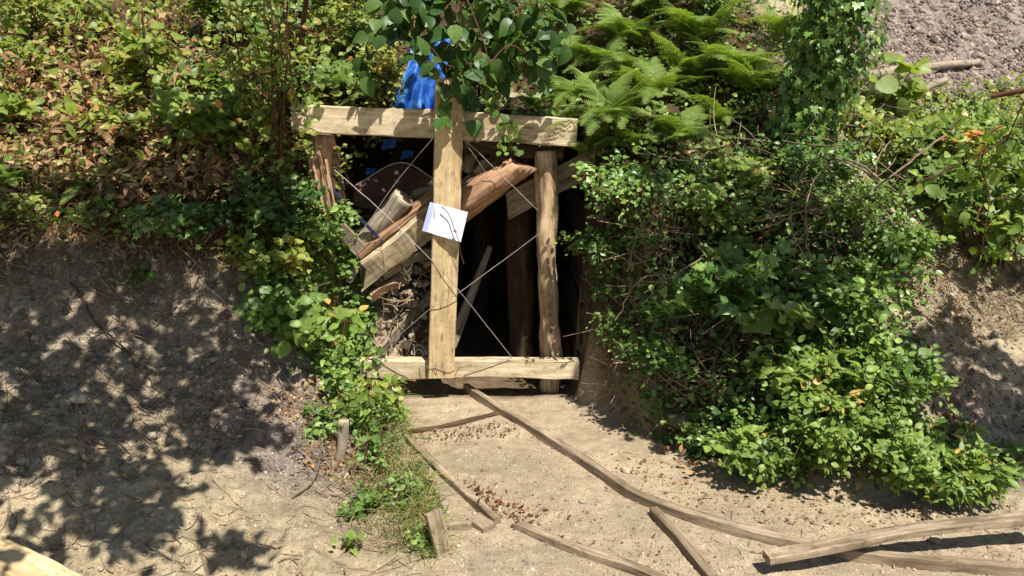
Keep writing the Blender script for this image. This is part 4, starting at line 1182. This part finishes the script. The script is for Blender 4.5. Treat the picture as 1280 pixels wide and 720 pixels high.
fr_list += [
    (600, 20, 10, 0.6, 'fern', 'fern at the very top behind the hanging dark leaves'),
    (700, 25, 11, 0.75, 'fern', 'fern at the top edge left of the highest fern'),
    (760, 95, 12, 0.85, 'fern', 'wide fern between the lush one and the tall one'),
    (870, 60, 11, 0.8, 'fern', 'fern behind the broad sunlit one'),
    (910, 100, 11, 0.75, 'fern', 'fern pressing against the left side of the ivy'),
    (740, 175, 11, 0.65, 'fernpale', 'paler fern arching beside the end of the top timber'),
    (100, 30, 10, 0.55, 'fernpale', 'pale fern near the top of the left hillside'),
    (300, 150, 10, 0.55, 'fern', 'fern lit between the sapling and the reddish stems'),
]
for px, py, n, L, kd, lb in fr_list:
    r_ = gnd(px, py)
    fern(lb, r_ + A([0, 0, 0.02]), n, L * rng.uniform(0.6, 0.82), kd, lean=(rng.uniform(-0.25, 0.25), rng.uniform(-0.8, -0.3)), elev=rng.uniform(0.6, 1.15))
for px, py, lb in ((60, 100, 'collapsed brown bracken at the upper left corner'), (150, 85, 'dead rust brown bracken left of the thin sapling'), (110, 170, 'withered bracken behind the upright fern'), (235, 215, 'brown bracken in the hollow left of the reddish stems')):
    fern(lb, gnd(px, py) + A([0, 0, 0.02]), 9, 0.5, 'dead', lean=(0, -0.5), elev=0.3, name='dead_bracken')

# --- shrubs
S = shrub
S('leafy_seedling', 'yellow-green broad-leaved seedling at the far left edge', 'plant', gnd(18, 165), 0.30, 0.34, 9, 4, 5, 'lobed', 0.12, 'yellow')
S('bramble', 'sunlit yellowish bramble in the top left corner', 'bramble', gnd(50, 60), 0.6, 0.55, 16, 7, 7, 'ovate', 0.065, 'yellow', 'redstem')
S('bramble', 'bright bramble patch right of the thin dark sapling', 'bramble', gnd(262, 205), 0.42, 0.5, 14, 7, 6, 'broad', 0.085, 'bright', 'redstem')
S('bramble', 'green bramble left of the thin dark sapling', 'bramble', gnd(165, 190), 0.34, 0.4, 10, 6, 6, 'ovate', 0.07, 'bramble', 'redstem')
S('bramble', 'bramble sprawling at the top between the sapling and the reddish stems', 'bramble', gnd(290, 60), 0.55, 0.6, 18, 8, 7, 'ovate', 0.07, 'bright', 'redstem')
S('shrub', 'dense leafy shrub above the left end of the top timber', 'shrub', gnd(430, 90), 0.5, 0.75, 18, 9, 7, 'ovate', 0.065, 'bramble', 'redstem')
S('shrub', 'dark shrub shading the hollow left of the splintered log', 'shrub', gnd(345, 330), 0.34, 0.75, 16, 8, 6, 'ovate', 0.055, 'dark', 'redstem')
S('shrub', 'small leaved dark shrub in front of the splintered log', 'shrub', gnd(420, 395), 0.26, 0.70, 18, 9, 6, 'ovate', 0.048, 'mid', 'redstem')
S('broadleaf_plant', 'broad-leaved pale plant left of the bottom timber', 'plant', gnd(385, 440), 0.30, 0.26, 10, 4, 5, 'ovate', 0.10, 'bright', 'redstem', lean=(0.08, -0.05), droop=0.8)
S('broadleaf_plant', 'leafy plant tumbling down the bank above the grass strip', 'plant', gnd(440, 500), 0.24, 0.15, 12, 5, 5, 'ovate', 0.055, 'bramble', 'redstem', lean=(0.1, -0.12), droop=1.2)
S('broadleaf_plant', 'low dark-leaved plant on the edge of the shaded left bank', 'plant', gnd(340, 405), 0.25, 0.2, 12, 4, 5, 'broad', 0.09, 'mid')
S('weed', 'wilted little weed beside the dry straw at bottom centre left', 'weed', gnd(462, 640), 0.16, 0.10, 9, 4, 4, 'ovate', 0.04, 'mid', spread=0.7)
S('weed', 'single broad green weed low on the sunny left ground', 'weed', gnd(433, 690), 0.05, 0.06, 3, 2, 2, 'broad', 0.06, 'bright')
S('weed', 'little leafy weed growing at the foot of the upright board', 'weed', gnd(532, 680), 0.08, 0.08, 6, 3, 4, 'ovate', 0.035, 'bright')
S('weed', 'small weed near the grey peg', 'weed', gnd(400, 545), 0.13, 0.12, 7, 4, 4, 'ovate', 0.045, 'mid')
S('shrub', 'small shrub beneath the left bank ferns', 'shrub', gnd(250, 290), 0.3, 0.25, 10, 6, 6, 'ovate', 0.06, 'dark')
S('shrub', 'leafy shrub at the top centre behind the upright board', 'shrub', gnd(620, 70), 0.5, 0.6, 16, 8, 7, 'ovate', 0.06, 'mid')
S('shrub', 'shrub beside the blue tarpaulin at the top of the photo', 'shrub', gnd(400, 20), 0.6, 0.7, 18, 8, 7, 'ovate', 0.07, 'bright')
S('shrub', 'small leaved shrub at the top between the ferns and the ivy', 'shrub', gnd(900, 30), 0.6, 0.5, 16, 8, 7, 'ovate', 0.05, 'mid')
# right bank
S('shrub', 'dark shrub hanging over the earth wall right of the tunnel', 'shrub', gnd(790, 270), 0.34, 0.35, 18, 8, 6, 'ovate', 0.05, 'ivy', 'redstem', lean=(-0.05, -0.15), droop=1.0)
S('shrub', 'leafy shrub in the upper middle of the right bank', 'shrub', gnd(880, 300), 0.42, 0.4, 20, 8, 6, 'ovate', 0.055, 'mid', 'redstem', lean=(0, -0.15), droop=0.9)
S('bramble', 'bramble with large pale lobed leaves on the right bank', 'bramble', gnd(930, 390), 0.36, 0.38, 14, 6, 5, 'lobed', 0.10, 'ivy', 'redstem', lean=(-0.05, -0.2), droop=0.9)
S('shrub', 'shadowy shrub low on the bank beside the tunnel wall', 'shrub', gnd(820, 470), 0.26, 0.3, 16, 7, 6, 'ovate', 0.045, 'ivy', lean=(0, -0.05), droop=0.9)
S('shrub', 'deep green shrub above the bright leafy clump', 'shrub', gnd(1030, 420), 0.42, 0.42, 22, 8, 6, 'ovate', 0.06, 'mid', lean=(0, -0.15), droop=0.9)
S('shrub', 'shrub spreading on the right shoulder of the bank', 'shrub', gnd(1105, 350), 0.36, 0.35, 16, 8, 6, 'ovate', 0.055, 'mid', droop=0.9)
S('shrub', 'leafy shrub below the ivy-covered trunk', 'shrub', gnd(1010, 240), 0.4, 0.35, 14, 8, 6, 'ovate', 0.05, 'ivy')
S('leafy_clump', 'bright green clump lowest on the right bank by the curved rail', 'plant', gnd(960, 590), 0.34, 0.30, 26, 7, 7, 'ovate', 0.055, 'bright', lean=(0, -0.06))
S('leafy_clump', 'bright green clump in the middle of the lower right bank', 'plant', gnd(1050, 575), 0.38, 0.40, 30, 8, 7, 'ovate', 0.058, 'bright', lean=(0, -0.06))
S('leafy_clump', 'bright green clump above the bowed plank', 'plant', gnd(1140, 610), 0.34, 0.30, 26, 8, 7, 'ovate', 0.055, 'bright', lean=(0.02, -0.05))
S('leafy_clump', 'pale leafy clump at the right tip of the lower bank', 'plant', gnd(1205, 610), 0.24, 0.22, 18, 6, 6, 'lance', 0.085, 'bright')
S('leafy_clump', 'green clump climbing above the other bright clumps', 'plant', gnd(1010, 505), 0.36, 0.36, 24, 8, 6, 'ovate', 0.07, 'bright', lean=(0, -0.1))
S('leafy_clump', 'green clump to the right of the climbing one', 'plant', gnd(1110, 500), 0.30, 0.32, 20, 7, 6, 'ovate', 0.065, 'mid', lean=(0, -0.1))
S('leafy_clump', 'thin leafy clump at the left foot of the lower bank', 'plant', gnd(880, 565), 0.22, 0.2, 14, 6, 5, 'ovate', 0.045, 'mid')
S('vine_thicket', 'vine thicket at the right edge beneath the scree', 'vine', gnd(1240, 330), 0.55, 0.65, 24, 9, 7, 'lobed', 0.075, 'bright', 'redstem', droop=0.8)
S('vine_thicket', 'yellowish vine tangle below the grey pole', 'vine', gnd(1130, 215), 0.5, 0.35, 18, 8, 6, 'lobed', 0.075, 'bramble', 'redstem')
S('vine_thicket', 'bright vines at the far right under the grey scree', 'vine', gnd(1260, 195), 0.55, 0.35, 20, 8, 6, 'lobed', 0.07, 'bright', 'redstem')
S('seedling', 'sparse broad-leaved shoot standing against the scree at upper right', 'plant', gnd(1120, 160), 0.22, 0.55, 5, 3, 3, 'broad', 0.13, 'yellow')
S('weed', 'small dark weed alone on the shaded right slope', 'weed', gnd(1255, 585), 0.12, 0.10, 6, 4, 4, 'ovate', 0.05, 'mid')

S('shrub', 'shrub trailing down over the earth wall close to the peeled log', 'shrub', gnd(760, 330), 0.22, 0.2, 16, 7, 6, 'ovate', 0.045, 'ivy', 'redstem', lean=(-0.1, -0.1), droop=1.0)
S('shrub', 'small shrub low on the earth wall beside the tunnel mouth', 'shrub', gnd(780, 430), 0.16, 0.18, 10, 6, 5, 'ovate', 0.042, 'mid', lean=(-0.05, -0.05), droop=1.0)
S('bramble', 'mixed green bramble hiding the foot of the splintered log', 'bramble', gnd(395, 330), 0.26, 0.45, 18, 8, 6, 'ovate', 0.055, 'mid', 'redstem')
S('bramble', 'bramble spilling over the bank edge above the pale leaves', 'bramble', gnd(345, 360), 0.3, 0.35, 16, 7, 6, 'ovate', 0.06, 'bramble', 'redstem', lean=(0, -0.1), droop=0.9)
S('vine_thicket', 'thick green vines at the right edge in front of the straw slope', 'vine', gnd(1290, 280), 0.5, 0.6, 26, 9, 7, 'lobed', 0.07, 'bright', 'redstem', droop=0.9)
S('vine_thicket', 'mid green vines left of the straw slope', 'vine', gnd(1175, 255), 0.30, 0.35, 16, 8, 7, 'lobed', 0.065, 'mid', 'redstem', droop=0.9)

S('shrub', 'leafy tangle hanging from the tunnel roof under the left half of the top timber', 'shrub', P(478, 168, 5.98), 0.2, 0.12, 12, 6, 6, 'ovate', 0.05, 'dark', 'redstem', lean=(0, -0.12), droop=1.2)
S('shrub', 'leafy tuft hiding the left edge of the blue tarpaulin', 'shrub', P(482, 135, 5.90), 0.20, 0.42, 16, 7, 6, 'ovate', 0.055, 'bramble', 'redstem', lean=(0, -0.1))
S('shrub', 'leafy tuft growing over the hillside right of the blue tarpaulin', 'shrub', P(600, 125, 6.05), 0.25, 0.38, 14, 7, 6, 'ovate', 0.055, 'mid', 'redstem', lean=(0, -0.1))

S('shrub', 'leggy plant straggling over the grass beside the bottom timber', 'plant', gnd(470, 520), 0.2, 0.14, 10, 5, 5, 'ovate', 0.045, 'mid', 'redstem', lean=(0.08, -0.12), droop=1.3)
S('broadleaf_plant', 'hazel shoots with big lime leaves between the bracken and the thin sapling', 'plant', gnd(175, 130), 0.32, 0.5, 8, 5, 5, 'broad', 0.11, 'yellow', 'redstem')
S('broadleaf_plant', 'big-leaved shoots right of the thin dark sapling near the top', 'plant', gnd(245, 150), 0.30, 0.45, 9, 5, 5, 'lobed', 0.12, 'bright', 'redstem')
S('broadleaf_plant', 'light green shoots in front of the reddish stems', 'plant', gnd(310, 200), 0.28, 0.4, 8, 5, 5, 'broad', 0.10, 'bramble', 'redstem')
S('bramble', 'sunlit lime bramble in the middle of the upper left edge', 'bramble', gnd(30, 115), 0.4, 0.4, 12, 6, 6, 'ovate', 0.075, 'yellow', 'redstem')
S('trailing_plant', 'bramble trailing over the bank edge under the far left fern', 'bramble', gnd(40, 262), 0.30, 0.10, 10, 5, 5, 'ovate', 0.05, 'bramble', 'redstem', lean=(0, -0.3), droop=2.0)
S('trailing_plant', 'bramble trailing down the middle of the left bank edge', 'bramble', gnd(130, 268), 0.28, 0.10, 9, 5, 5, 'ovate', 0.055, 'bramble', 'redstem', lean=(0.05, -0.35), droop=2.0)
S('trailing_plant', 'dark ivy trailing down the bank left of the shaded hollow', 'ivy', gnd(215, 275), 0.28, 0.10, 12, 5, 5, 'lobed', 0.055, 'ivy', 'redstem', lean=(0, -0.35), droop=2.0)
S('trailing_plant', 'small leafy runner lowest on the shaded left bank', 'plant', gnd(180, 350), 0.12, 0.07, 6, 4, 4, 'ovate', 0.045, 'mid', 'redstem', lean=(0, -0.12), droop=1.5)
S('shrub', 'small leaved green shrub under the ivy-covered trunk by the dead stems', 'shrub', gnd(1040, 290), 0.38, 0.3, 18, 8, 7, 'ovate', 0.05, 'mid', droop=1.0)
S('bramble', 'bramble with broad leaves between the fern bed and the dead stems', 'bramble', gnd(930, 250), 0.34, 0.28, 14, 7, 6, 'lobed', 0.075, 'bright', 'redstem', droop=1.0)
twig_field([(0, 245), (330, 250), (400, 400), (200, 400), (0, 350)], 260, 0.32, 'dry roots and straw hanging down the face of the left bank', name='hanging_roots', up=1.6, h=0.05, r=0.003)
blades('grass', 'dry straw drooping over the rim of the left bank', 'grass', on_ground(*in_poly(900, [(0, 240), (330, 240), (340, 300), (0, 290)]).T), 0.22, 'dead', 0.003, (0, -1.2, -1.2), 0.7)

S('bramble', 'large pale lobed leaves in the centre of the right bank', 'bramble', gnd(905, 350), 0.26, 0.30, 8, 5, 4, 'lobed', 0.13, 'fernpale', 'redstem', lean=(0, -0.22), droop=0.9)
S('bramble', 'few broad pale leaves under the arching bare canes', 'bramble', gnd(970, 420), 0.22, 0.26, 6, 4, 4, 'broad', 0.12, 'fernpale', 'redstem', lean=(-0.05, -0.22), droop=0.9)
S('bramble', 'thin-leaved bramble with broad leaves near the tunnel wall', 'bramble', gnd(835, 400), 0.22, 0.24, 7, 4, 4, 'lobed', 0.11, 'ivy', 'redstem', lean=(-0.03, -0.2), droop=1.0)
S('weed', 'straggly pale weed spilling over the lower end of the grass', 'weed', gnd(505, 615), 0.15, 0.12, 9, 4, 4, 'ovate', 0.035, 'fernpale', 'redstem', lean=(0.02, -0.1), droop=1.3)
S('weed', 'straggly weed halfway down the grass beside the peg', 'weed', gnd(465, 570), 0.15, 0.13, 9, 4, 4, 'ovate', 0.04, 'fernpale', 'redstem', lean=(0, -0.1), droop=1.3)
q9 = on_ground(*in_poly(420, [(430, 460), (490, 470), (560, 660), (545, 700), (500, 690), (440, 560)]).T)
blades('grass', 'long loose grass and dry stalks leaning down the bank by the path', 'grass', q9, 0.26, 'grass', 0.0035, (0.3, -0.5, 0), 0.8)
q9 = on_ground(*in_poly(260, [(440, 470), (490, 480), (550, 680), (480, 690), (430, 580)]).T)
blades('grass', 'straw coloured dead grass mixed into the green strip by the path', 'grass', q9, 0.2, 'dead', 0.003, (0.2, -0.6, 0), 0.9)
twig_field([(800, 260), (1000, 260), (1080, 400), (900, 480), (800, 420)], 130, 0.42, 'long bare twigs poking from the middle of the right bank', up=0.9, h=0.5, r=0.004)
twig_field([(1150, 290), (1290, 300), (1290, 430), (1170, 420)], 260, 0.2, 'straw litter on the sunny soil at mid right', up=0.4, h=0.05, r=0.002)

# tall stems at upper left
def stems_plant(name, label, cat, root, n, Ht, R, r, nl, shape, size, mat, smat='redstem'):
    t = thing(name, root, label, cat); ps = []; LPp = []; LAx = []
    for s in range(n):
        e = A([rng.normal() * R, rng.normal() * R * 0.6 - 0.1, Ht * rng.uniform(0.8, 1.2)]); tt = np.linspace(0, 1, 10)[:, None]
        p = root + rng.normal(size=3) * A([0.06, 0.05, 0]) * (n > 1) + e * tt + rng.normal(size=(10, 3)) * 0.012 - A([0, 0, 0.05])
        ps.append((p, r * rng.uniform(0.7, 1.2), r * 0.5))
        for b in range(nl):
            u = rng.uniform(0.25, 1); a = p[min(int(u * 9), 8)]; d = unit(rvec(1)[0] + A([0, -0.2, 0.3])); L = rng.uniform(0.1, 0.35)
            w = np.linspace(0, 1, 5)[:, None]; tw = a + d * w * L - A([0, 0, 0.1]) * w * w * L
            ps.append((tw, r * 0.4, r * 0.2)); m = 7
            lt = np.linspace(0.2, 1, m)[:, None]
            LPp.append(a + d * lt * L + rvec(m) * 0.03); LAx.append(d + rvec(m) * 0.8)
    tubes('stems', ps, M[smat], t)
    LPp = np.concatenate(LPp); m = len(LPp)
    leaves('foliage', LPp, np.concatenate(LAx), leaf_normals(m), size * rng.uniform(0.6, 1.2, m), shape, M[mat], t)


stems_plant('sapling', 'thin dark sapling rising out of the top of the photo at upper left', 'sapling', gnd(200, 175), 1, 1.4, 0.02, 0.013, 12, 'ovate', 0.07, 'bramble')
stems_plant('shrub', 'tall shrub of many dark reddish stems left of the top timber', 'shrub', gnd(350, 268), 11, 1.35, 0.16, 0.011, 12, 'ovate', 0.055, 'bramble')
stems_plant('shrub', 'second cluster of reddish stems crowding the left end of the top timber', 'shrub', gnd(375, 215), 8, 1.2, 0.14, 0.010, 10, 'ovate', 0.055, 'mid')
stems_plant('sapling', 'slender reddish sapling above the dead bracken', 'sapling', gnd(120, 165), 1, 0.8, 0.03, 0.009, 6, 'ovate', 0.06, 'bramble')

# ivy-covered trunk
it = thing('ivy_clad_tree', gnd(1010, 195), 'leaning tree trunk wholly covered in dark ivy at upper right', 'tree')
ib = A(it['_w'])
it_top = P(1062, -60, ib[1] - 0.35)
c, _ = resample([ib - A([0, 0, 0.1]), P(1015, 120, ib[1] - 0.12), P(1038, 40, ib[1] - 0.25), it_top], 24)
tubes('trunk', [(c, 0.09, 0.07)], M['darkwood'], it, sides=10)
n = 3600; k = rng.integers(0, 24, n); a = rvec(n) * A([1, 1, 0.5])
rad = np.interp(k, [0, 8, 16, 23], [0.30, 0.27, 0.24, 0.22]) * rng.uniform(0.55, 1.12, n)
pos = c[k] + unit(a) * rad[:, None] * (1 + 0.45 * fbm(c[k] * 3 + a, 2, 4))[:, None] + rng.normal(size=(n, 3)) * 0.02
leaves('ivy', pos, unit(a * 0.3 + A([0, 0, -0.8]) + rvec(n) * 0.5), unit(a + rvec(n) * 0.4 + A([0, -0.2, 0.3])), 0.06 * rng.uniform(0.6, 1.2, n), 'lobed', M['ivy'], it)

# ivy strand over the top timber
iv = thing('ivy_strand', P(635, 150, YB - 0.08), 'strand of small green leaves hanging over the top timber right of the upright board', 'ivy')
c, _ = resample([P(606, 60, YB + 0.2), P(612, 110, YB + 0.05), P(622, 140, YB - 0.07), P(634, 160, YB - 0.09), P(640, 190, YB - 0.08)], 20)
tubes('stem', [(c, 0.004, 0.002)], M['redstem'], iv)
n = 62; k = rng.integers(0, 20, n)
leaves('foliage', c[k] + rng.normal(size=(n, 3)) * A([0.04, 0.02, 0.02]), unit(A([0, -0.2, -0.8]) + rvec(n) * 0.7), unit(A([0, -1, 0.5]) + rvec(n) * 0.5), 0.055 * rng.uniform(0.5, 1.2, n), 'round', M['mid'], iv)

# arching bare bramble canes over the right bank
for k, (pts, lb) in enumerate([
    ([(1120, 240, 5.2), (1060, 200, 4.9), (1015, 230, 4.75), (1008, 300, 4.6), (1020, 330, 4.6)], 'bare cane arching down in the centre of the right bank'),
    ([(1110, 230, 5.2), (1030, 195, 4.9), (993, 240, 4.75), (990, 290, 4.7), (1010, 325, 4.6)], 'bare cane bending beside the central one on the right bank'),
    ([(1180, 170, 5.0), (1120, 215, 4.7), (1070, 250, 4.6), (1000, 265, 4.6)], 'dark cane sloping left below the grey pole'),
    ([(900, 230, 5.2), (850, 240, 5.0), (800, 290, 4.9), (785, 340, 4.9)], 'thin cane drooping over the dark tunnel wall'),
    ([(890, 310, 4.9), (850, 340, 4.8), (800, 350, 4.8), (770, 400, 4.8)], 'twisted brown cane near the tunnel wall'),
    ([(1050, 440, 4.4), (1040, 470, 4.3), (1015, 515, 4.2)], 'short cane poking from the bright leaves'),
    ([(960, 200, 5.5), (900, 215, 5.4), (850, 200, 5.4), (790, 190, 5.4)], 'pale cane lying along the foot of the ferns')]):
    cc_, _ = resample([P(*t) for t in pts], 22)
    o = tubes('bramble_cane', [(cc_ + rng.normal(size=(22, 3)) * 0.004, 0.008, 0.004)], M['twig'], sides=6)
    tag(o, lb, 'cane')
q0 = gnd(0, 520); q1 = gnd(110, 440)
cc_, _ = resample([gnd(10, 512) + A([0, 0, .02]), gnd(50, 470) + A([0, 0, .05]), gnd(125, 440) + A([0, 0, .03])], 18)
o = tubes('stick', [(cc_, 0.007, 0.004)], M['twig'], sides=6); tag(o, 'curved pale stick on the shaded left bank', 'stick')
cc_, _ = resample([gnd(90, 360) + A([0, 0, .04]), gnd(130, 420) + A([0, 0, .04]), gnd(185, 480) + A([0, 0, .03]), gnd(215, 510) + A([0, 0, .02])], 18)
cc_ = cc_ + np.c_[vnoise(cc_ * 9, 1), vnoise(cc_ * 9, 2), vnoise(cc_ * 9, 3) * 0.4] * 0.03
o = tubes('root', [(cc_, 0.007, 0.003)], M['darkwood'], sides=6); tag(o, 'long dark root running down the left bank', 'root')
cc_, _ = resample([gnd(182, 682) + A([0, 0, .01]), gnd(210, 700) + A([0, 0, .015]), gnd(232, 712) + A([0, 0, .01])], 12)
o = tubes('stick', [(cc_, 0.006, 0.003)], M['twig'], sides=6); tag(o, 'dark stick on the sunny ground at lower left', 'stick')
cc_, _ = resample([gnd(365, 625) + A([0, 0, .01]), gnd(390, 610) + A([0, 0, .03]), gnd(402, 585) + A([0, 0, .05])], 12)
o = tubes('stick', [(cc_, 0.005, 0.003)], M['twig'], sides=6); tag(o, 'pale bent stick beside the grey peg', 'stick')

# ------------------------------------------------------------------ the trees overhead
def cast(poly, n, h0, h1):
    """foliage places on the sun's side of a patch of ground"""
    c = in_poly(n, poly); q = on_ground(c[:, 0], c[:, 1]); h = rng.uniform(h0, h1, n)
    return q - LDIR[None] / abs(LDIR[2]) * h[:, None]


def crown_tree(name, label, base, limbs, sprays, shape, size, mat, per=10, trunk_r=0.14):
    t = thing(name, base, label, 'tree')
    ps = []
    limbs = [A(l, float) for l in limbs]
    joints = []
    for l in limbs:
        c, _ = resample(l, 16); ps.append((c, trunk_r * (0.9 if len(ps) == 0 else 0.4), trunk_r * (0.35 if len(ps) == 0 else 0.1))); joints.append(c)
    J = np.concatenate([c[5:] for c in joints])
    LPp = []; LAx = []
    dd = np.sqrt(((sprays[:, None] - J[None]) ** 2).sum(-1)).min(1)
    for s in sprays[np.argsort(dd)]:
        k = np.sqrt(((J - s) ** 2).sum(1)); k[k < 0.07] = 9
        j = J[np.argmin(k)]
        m = (j + s) / 2 + rvec(1)[0] * 0.05 + A([0, 0, 0.03]); c, _ = resample([j, m, s], 8)
        ps.append((c, 0.006, 0.003)); d = unit(s - m); J = np.r_[J, c[3:]]
        tt = np.linspace(0, 1, per)[:, None]; L = 0.20 * rng.uniform(0.7, 1.3)
        tip = s + d * L * tt - A([0, 0, 0.25]) * tt * tt * L
        ps.append((tip, 0.003, 0.0015))
        LPp.append(tip + rng.normal(size=(per, 3)) * 0.035); LAx.append(d * 0.6 + rvec(per) * 0.8 + A([0, 0, -0.25]))
    tubes('trunk', ps, M['redstem'], t, sides=6)
    LPp = np.concatenate(LPp); m = len(LPp)
    leaves('crown', LPp, np.concatenate(LAx), leaf_normals(m, None, 0.7), size * rng.uniform(0.6, 1.25, m), shape, M[mat], t)
    return t


# shade on the left bank, and the dark leaves in the top middle of the photo
sh1 = cast([(-200, 262), (120, 262), (250, 340), (265, 385), (345, 400), (352, 455), (250, 515), (90, 545), (-200, 570)], 430, 2.9, 3.7)
sh2 = cast([(-60, 520), (90, 540), (190, 560), (222, 622), (170, 682), (115, 655), (60, 575), (-60, 610)], 80, 3.1, 3.4)
sh3 = cast([(245, 655), (262, 648), (300, 680), (285, 692)], 5, 3.1, 3.2)
sh4 = cast([(25, 650), (48, 655), (52, 680), (35, 680)], 4, 3.1, 3.2)
sh5 = cast([(130, 215), (300, 190), (350, 250), (380, 340), (350, 400), (250, 330)], 90, 2.7, 3.3)
sh6 = cast([(225, 530), (310, 505), (325, 540), (270, 565)], 22, 3.0, 3.2)
vis = in_poly(44, [(440, -60), (700, -60), (690, 40), (640, 100), (600, 90), (560, 110), (520, 60)])
visp = A([P(a, b, rng.uniform(5.1, 5.5)) for a, b in vis])
vis2 = A([P(a, b, 5.25) for a, b in ((590, 100), (600, 60), (640, 30), (560, 40), (500, 20), (470, 45), (660, 70))])
limbs = [[(-3.6, 0.4, 0.8), (-3.4, 0.9, 2.4), (-2.9, 1.6, 3.5), (-2.2, 2.4, 4.1)],
         [(-3.2, 1.2, 3.0), (-3.0, 2.6, 3.4), (-2.8, 3.6, 3.9)],
         [(-2.2, 2.4, 4.1), (-1.6, 3.2, 4.2), (-1.2, 3.9, 4.2)]]
crown_tree('overhanging_tree', 'leafy tree outside the left of the photo that shades the left bank', (-3.6, 0.4, 0.6), limbs,
           np.r_[sh1, sh2, sh3, sh4, sh5, sh6], 'broad', 0.09, 'mid', per=9)
tb_ = gnd(372, 190)
limbs = [[tb_ - A([0, 0, .1]), P(376, 60, tb_[1] - 0.2), P(400, -60, tb_[1] - 0.5), P(470, -110, 5.2)],
         [P(400, -60, tb_[1] - 0.5), P(500, -60, 5.2), P(570, -20, 5.1), P(600, 40, 5.0), P(612, 80, 5.0)],
         [P(470, -110, 5.2), P(600, -90, 5.0), P(700, -30, 4.9)]]
crown_tree('leaning_tree', 'dark leafy branch hanging into the top of the photo above the upright board', tb_, limbs, np.r_[visp, vis2], 'broad', 0.115, 'dark', per=9, trunk_r=0.03)

# second tree on the right: its low branch crosses the right edge, its crown shades the right bank
sr1 = cast([(790, 230), (900, 260), (1000, 330), (1060, 400), (960, 440), (870, 550), (780, 560), (760, 400)], 170, 2.8, 3.6)
sr2 = cast([(1130, 400), (1210, 420), (1300, 510), (1400, 560), (1300, 590), (1200, 570), (1150, 500)], 150, 2.4, 2.9)
v = in_poly(26, [(1150, 200), (1300, 140), (1300, 340), (1240, 320), (1180, 260)])
vr = A([P(a, b, rng.uniform(4.7, 5.2)) for a, b in v])
limbs = [[(4.6, 1.4, 0.5), (4.3, 1.9, 2.0), (3.6, 2.6, 3.2), (2.6, 3.2, 3.8)],
         [(4.3, 1.9, 2.0), (3.9, 3.0, 2.3), (3.3, 3.9, 2.35), (2.6, 4.3, 2.2)],
         [(2.6, 3.2, 3.8), (2.2, 3.5, 4.0), (1.9, 3.6, 4.1)]]
crown_tree('overhanging_tree', 'leafy branch reaching in from the right edge of the photo', (4.6, 1.4, 0.3), limbs, np.r_[sr1, sr2, vr], 'broad', 0.075, 'bright', per=9)

# ------------------------------------------------------------------ light
w = bpy.data.worlds.new('World'); SC.world = w; w.use_nodes = True
nt = w.node_tree; nt.nodes.clear()
sky = nt.nodes.new('ShaderNodeTexSky'); sky.sky_type = 'NISHITA'; sky.sun_disc = False
to_sun = -LDIR
el = math.asin(to_sun[2]); az = math.atan2(to_sun[0], to_sun[1])
sky.sun_elevation = el; sky.sun_rotation = az
bg = nt.nodes.new('ShaderNodeBackground'); bg.inputs[1].default_value = 0.065
wo = nt.nodes.new('ShaderNodeOutputWorld')
nt.links.new(sky.outputs[0], bg.inputs[0]); nt.links.new(bg.outputs[0], wo.inputs[0])
sd = bpy.data.lights.new('sun', 'SUN'); sd.energy = 5.0; sd.angle = math.radians(0.5); sd.color = (1.0, 0.95, 0.87)
so = bpy.data.objects.new('sun', sd); COL.objects.link(so)
so.rotation_euler = Vector(tuple(-LDIR)).to_track_quat('Z', 'Y').to_euler()
so.location = (3, -5, 10)
SC.view_settings.view_transform = 'Standard'
SC.view_settings.look = 'None'
SC.view_settings.exposure = 0.82
SC.view_settings.gamma = 1.0

for o in bpy.data.objects:
    if '_w' in o: del o['_w']
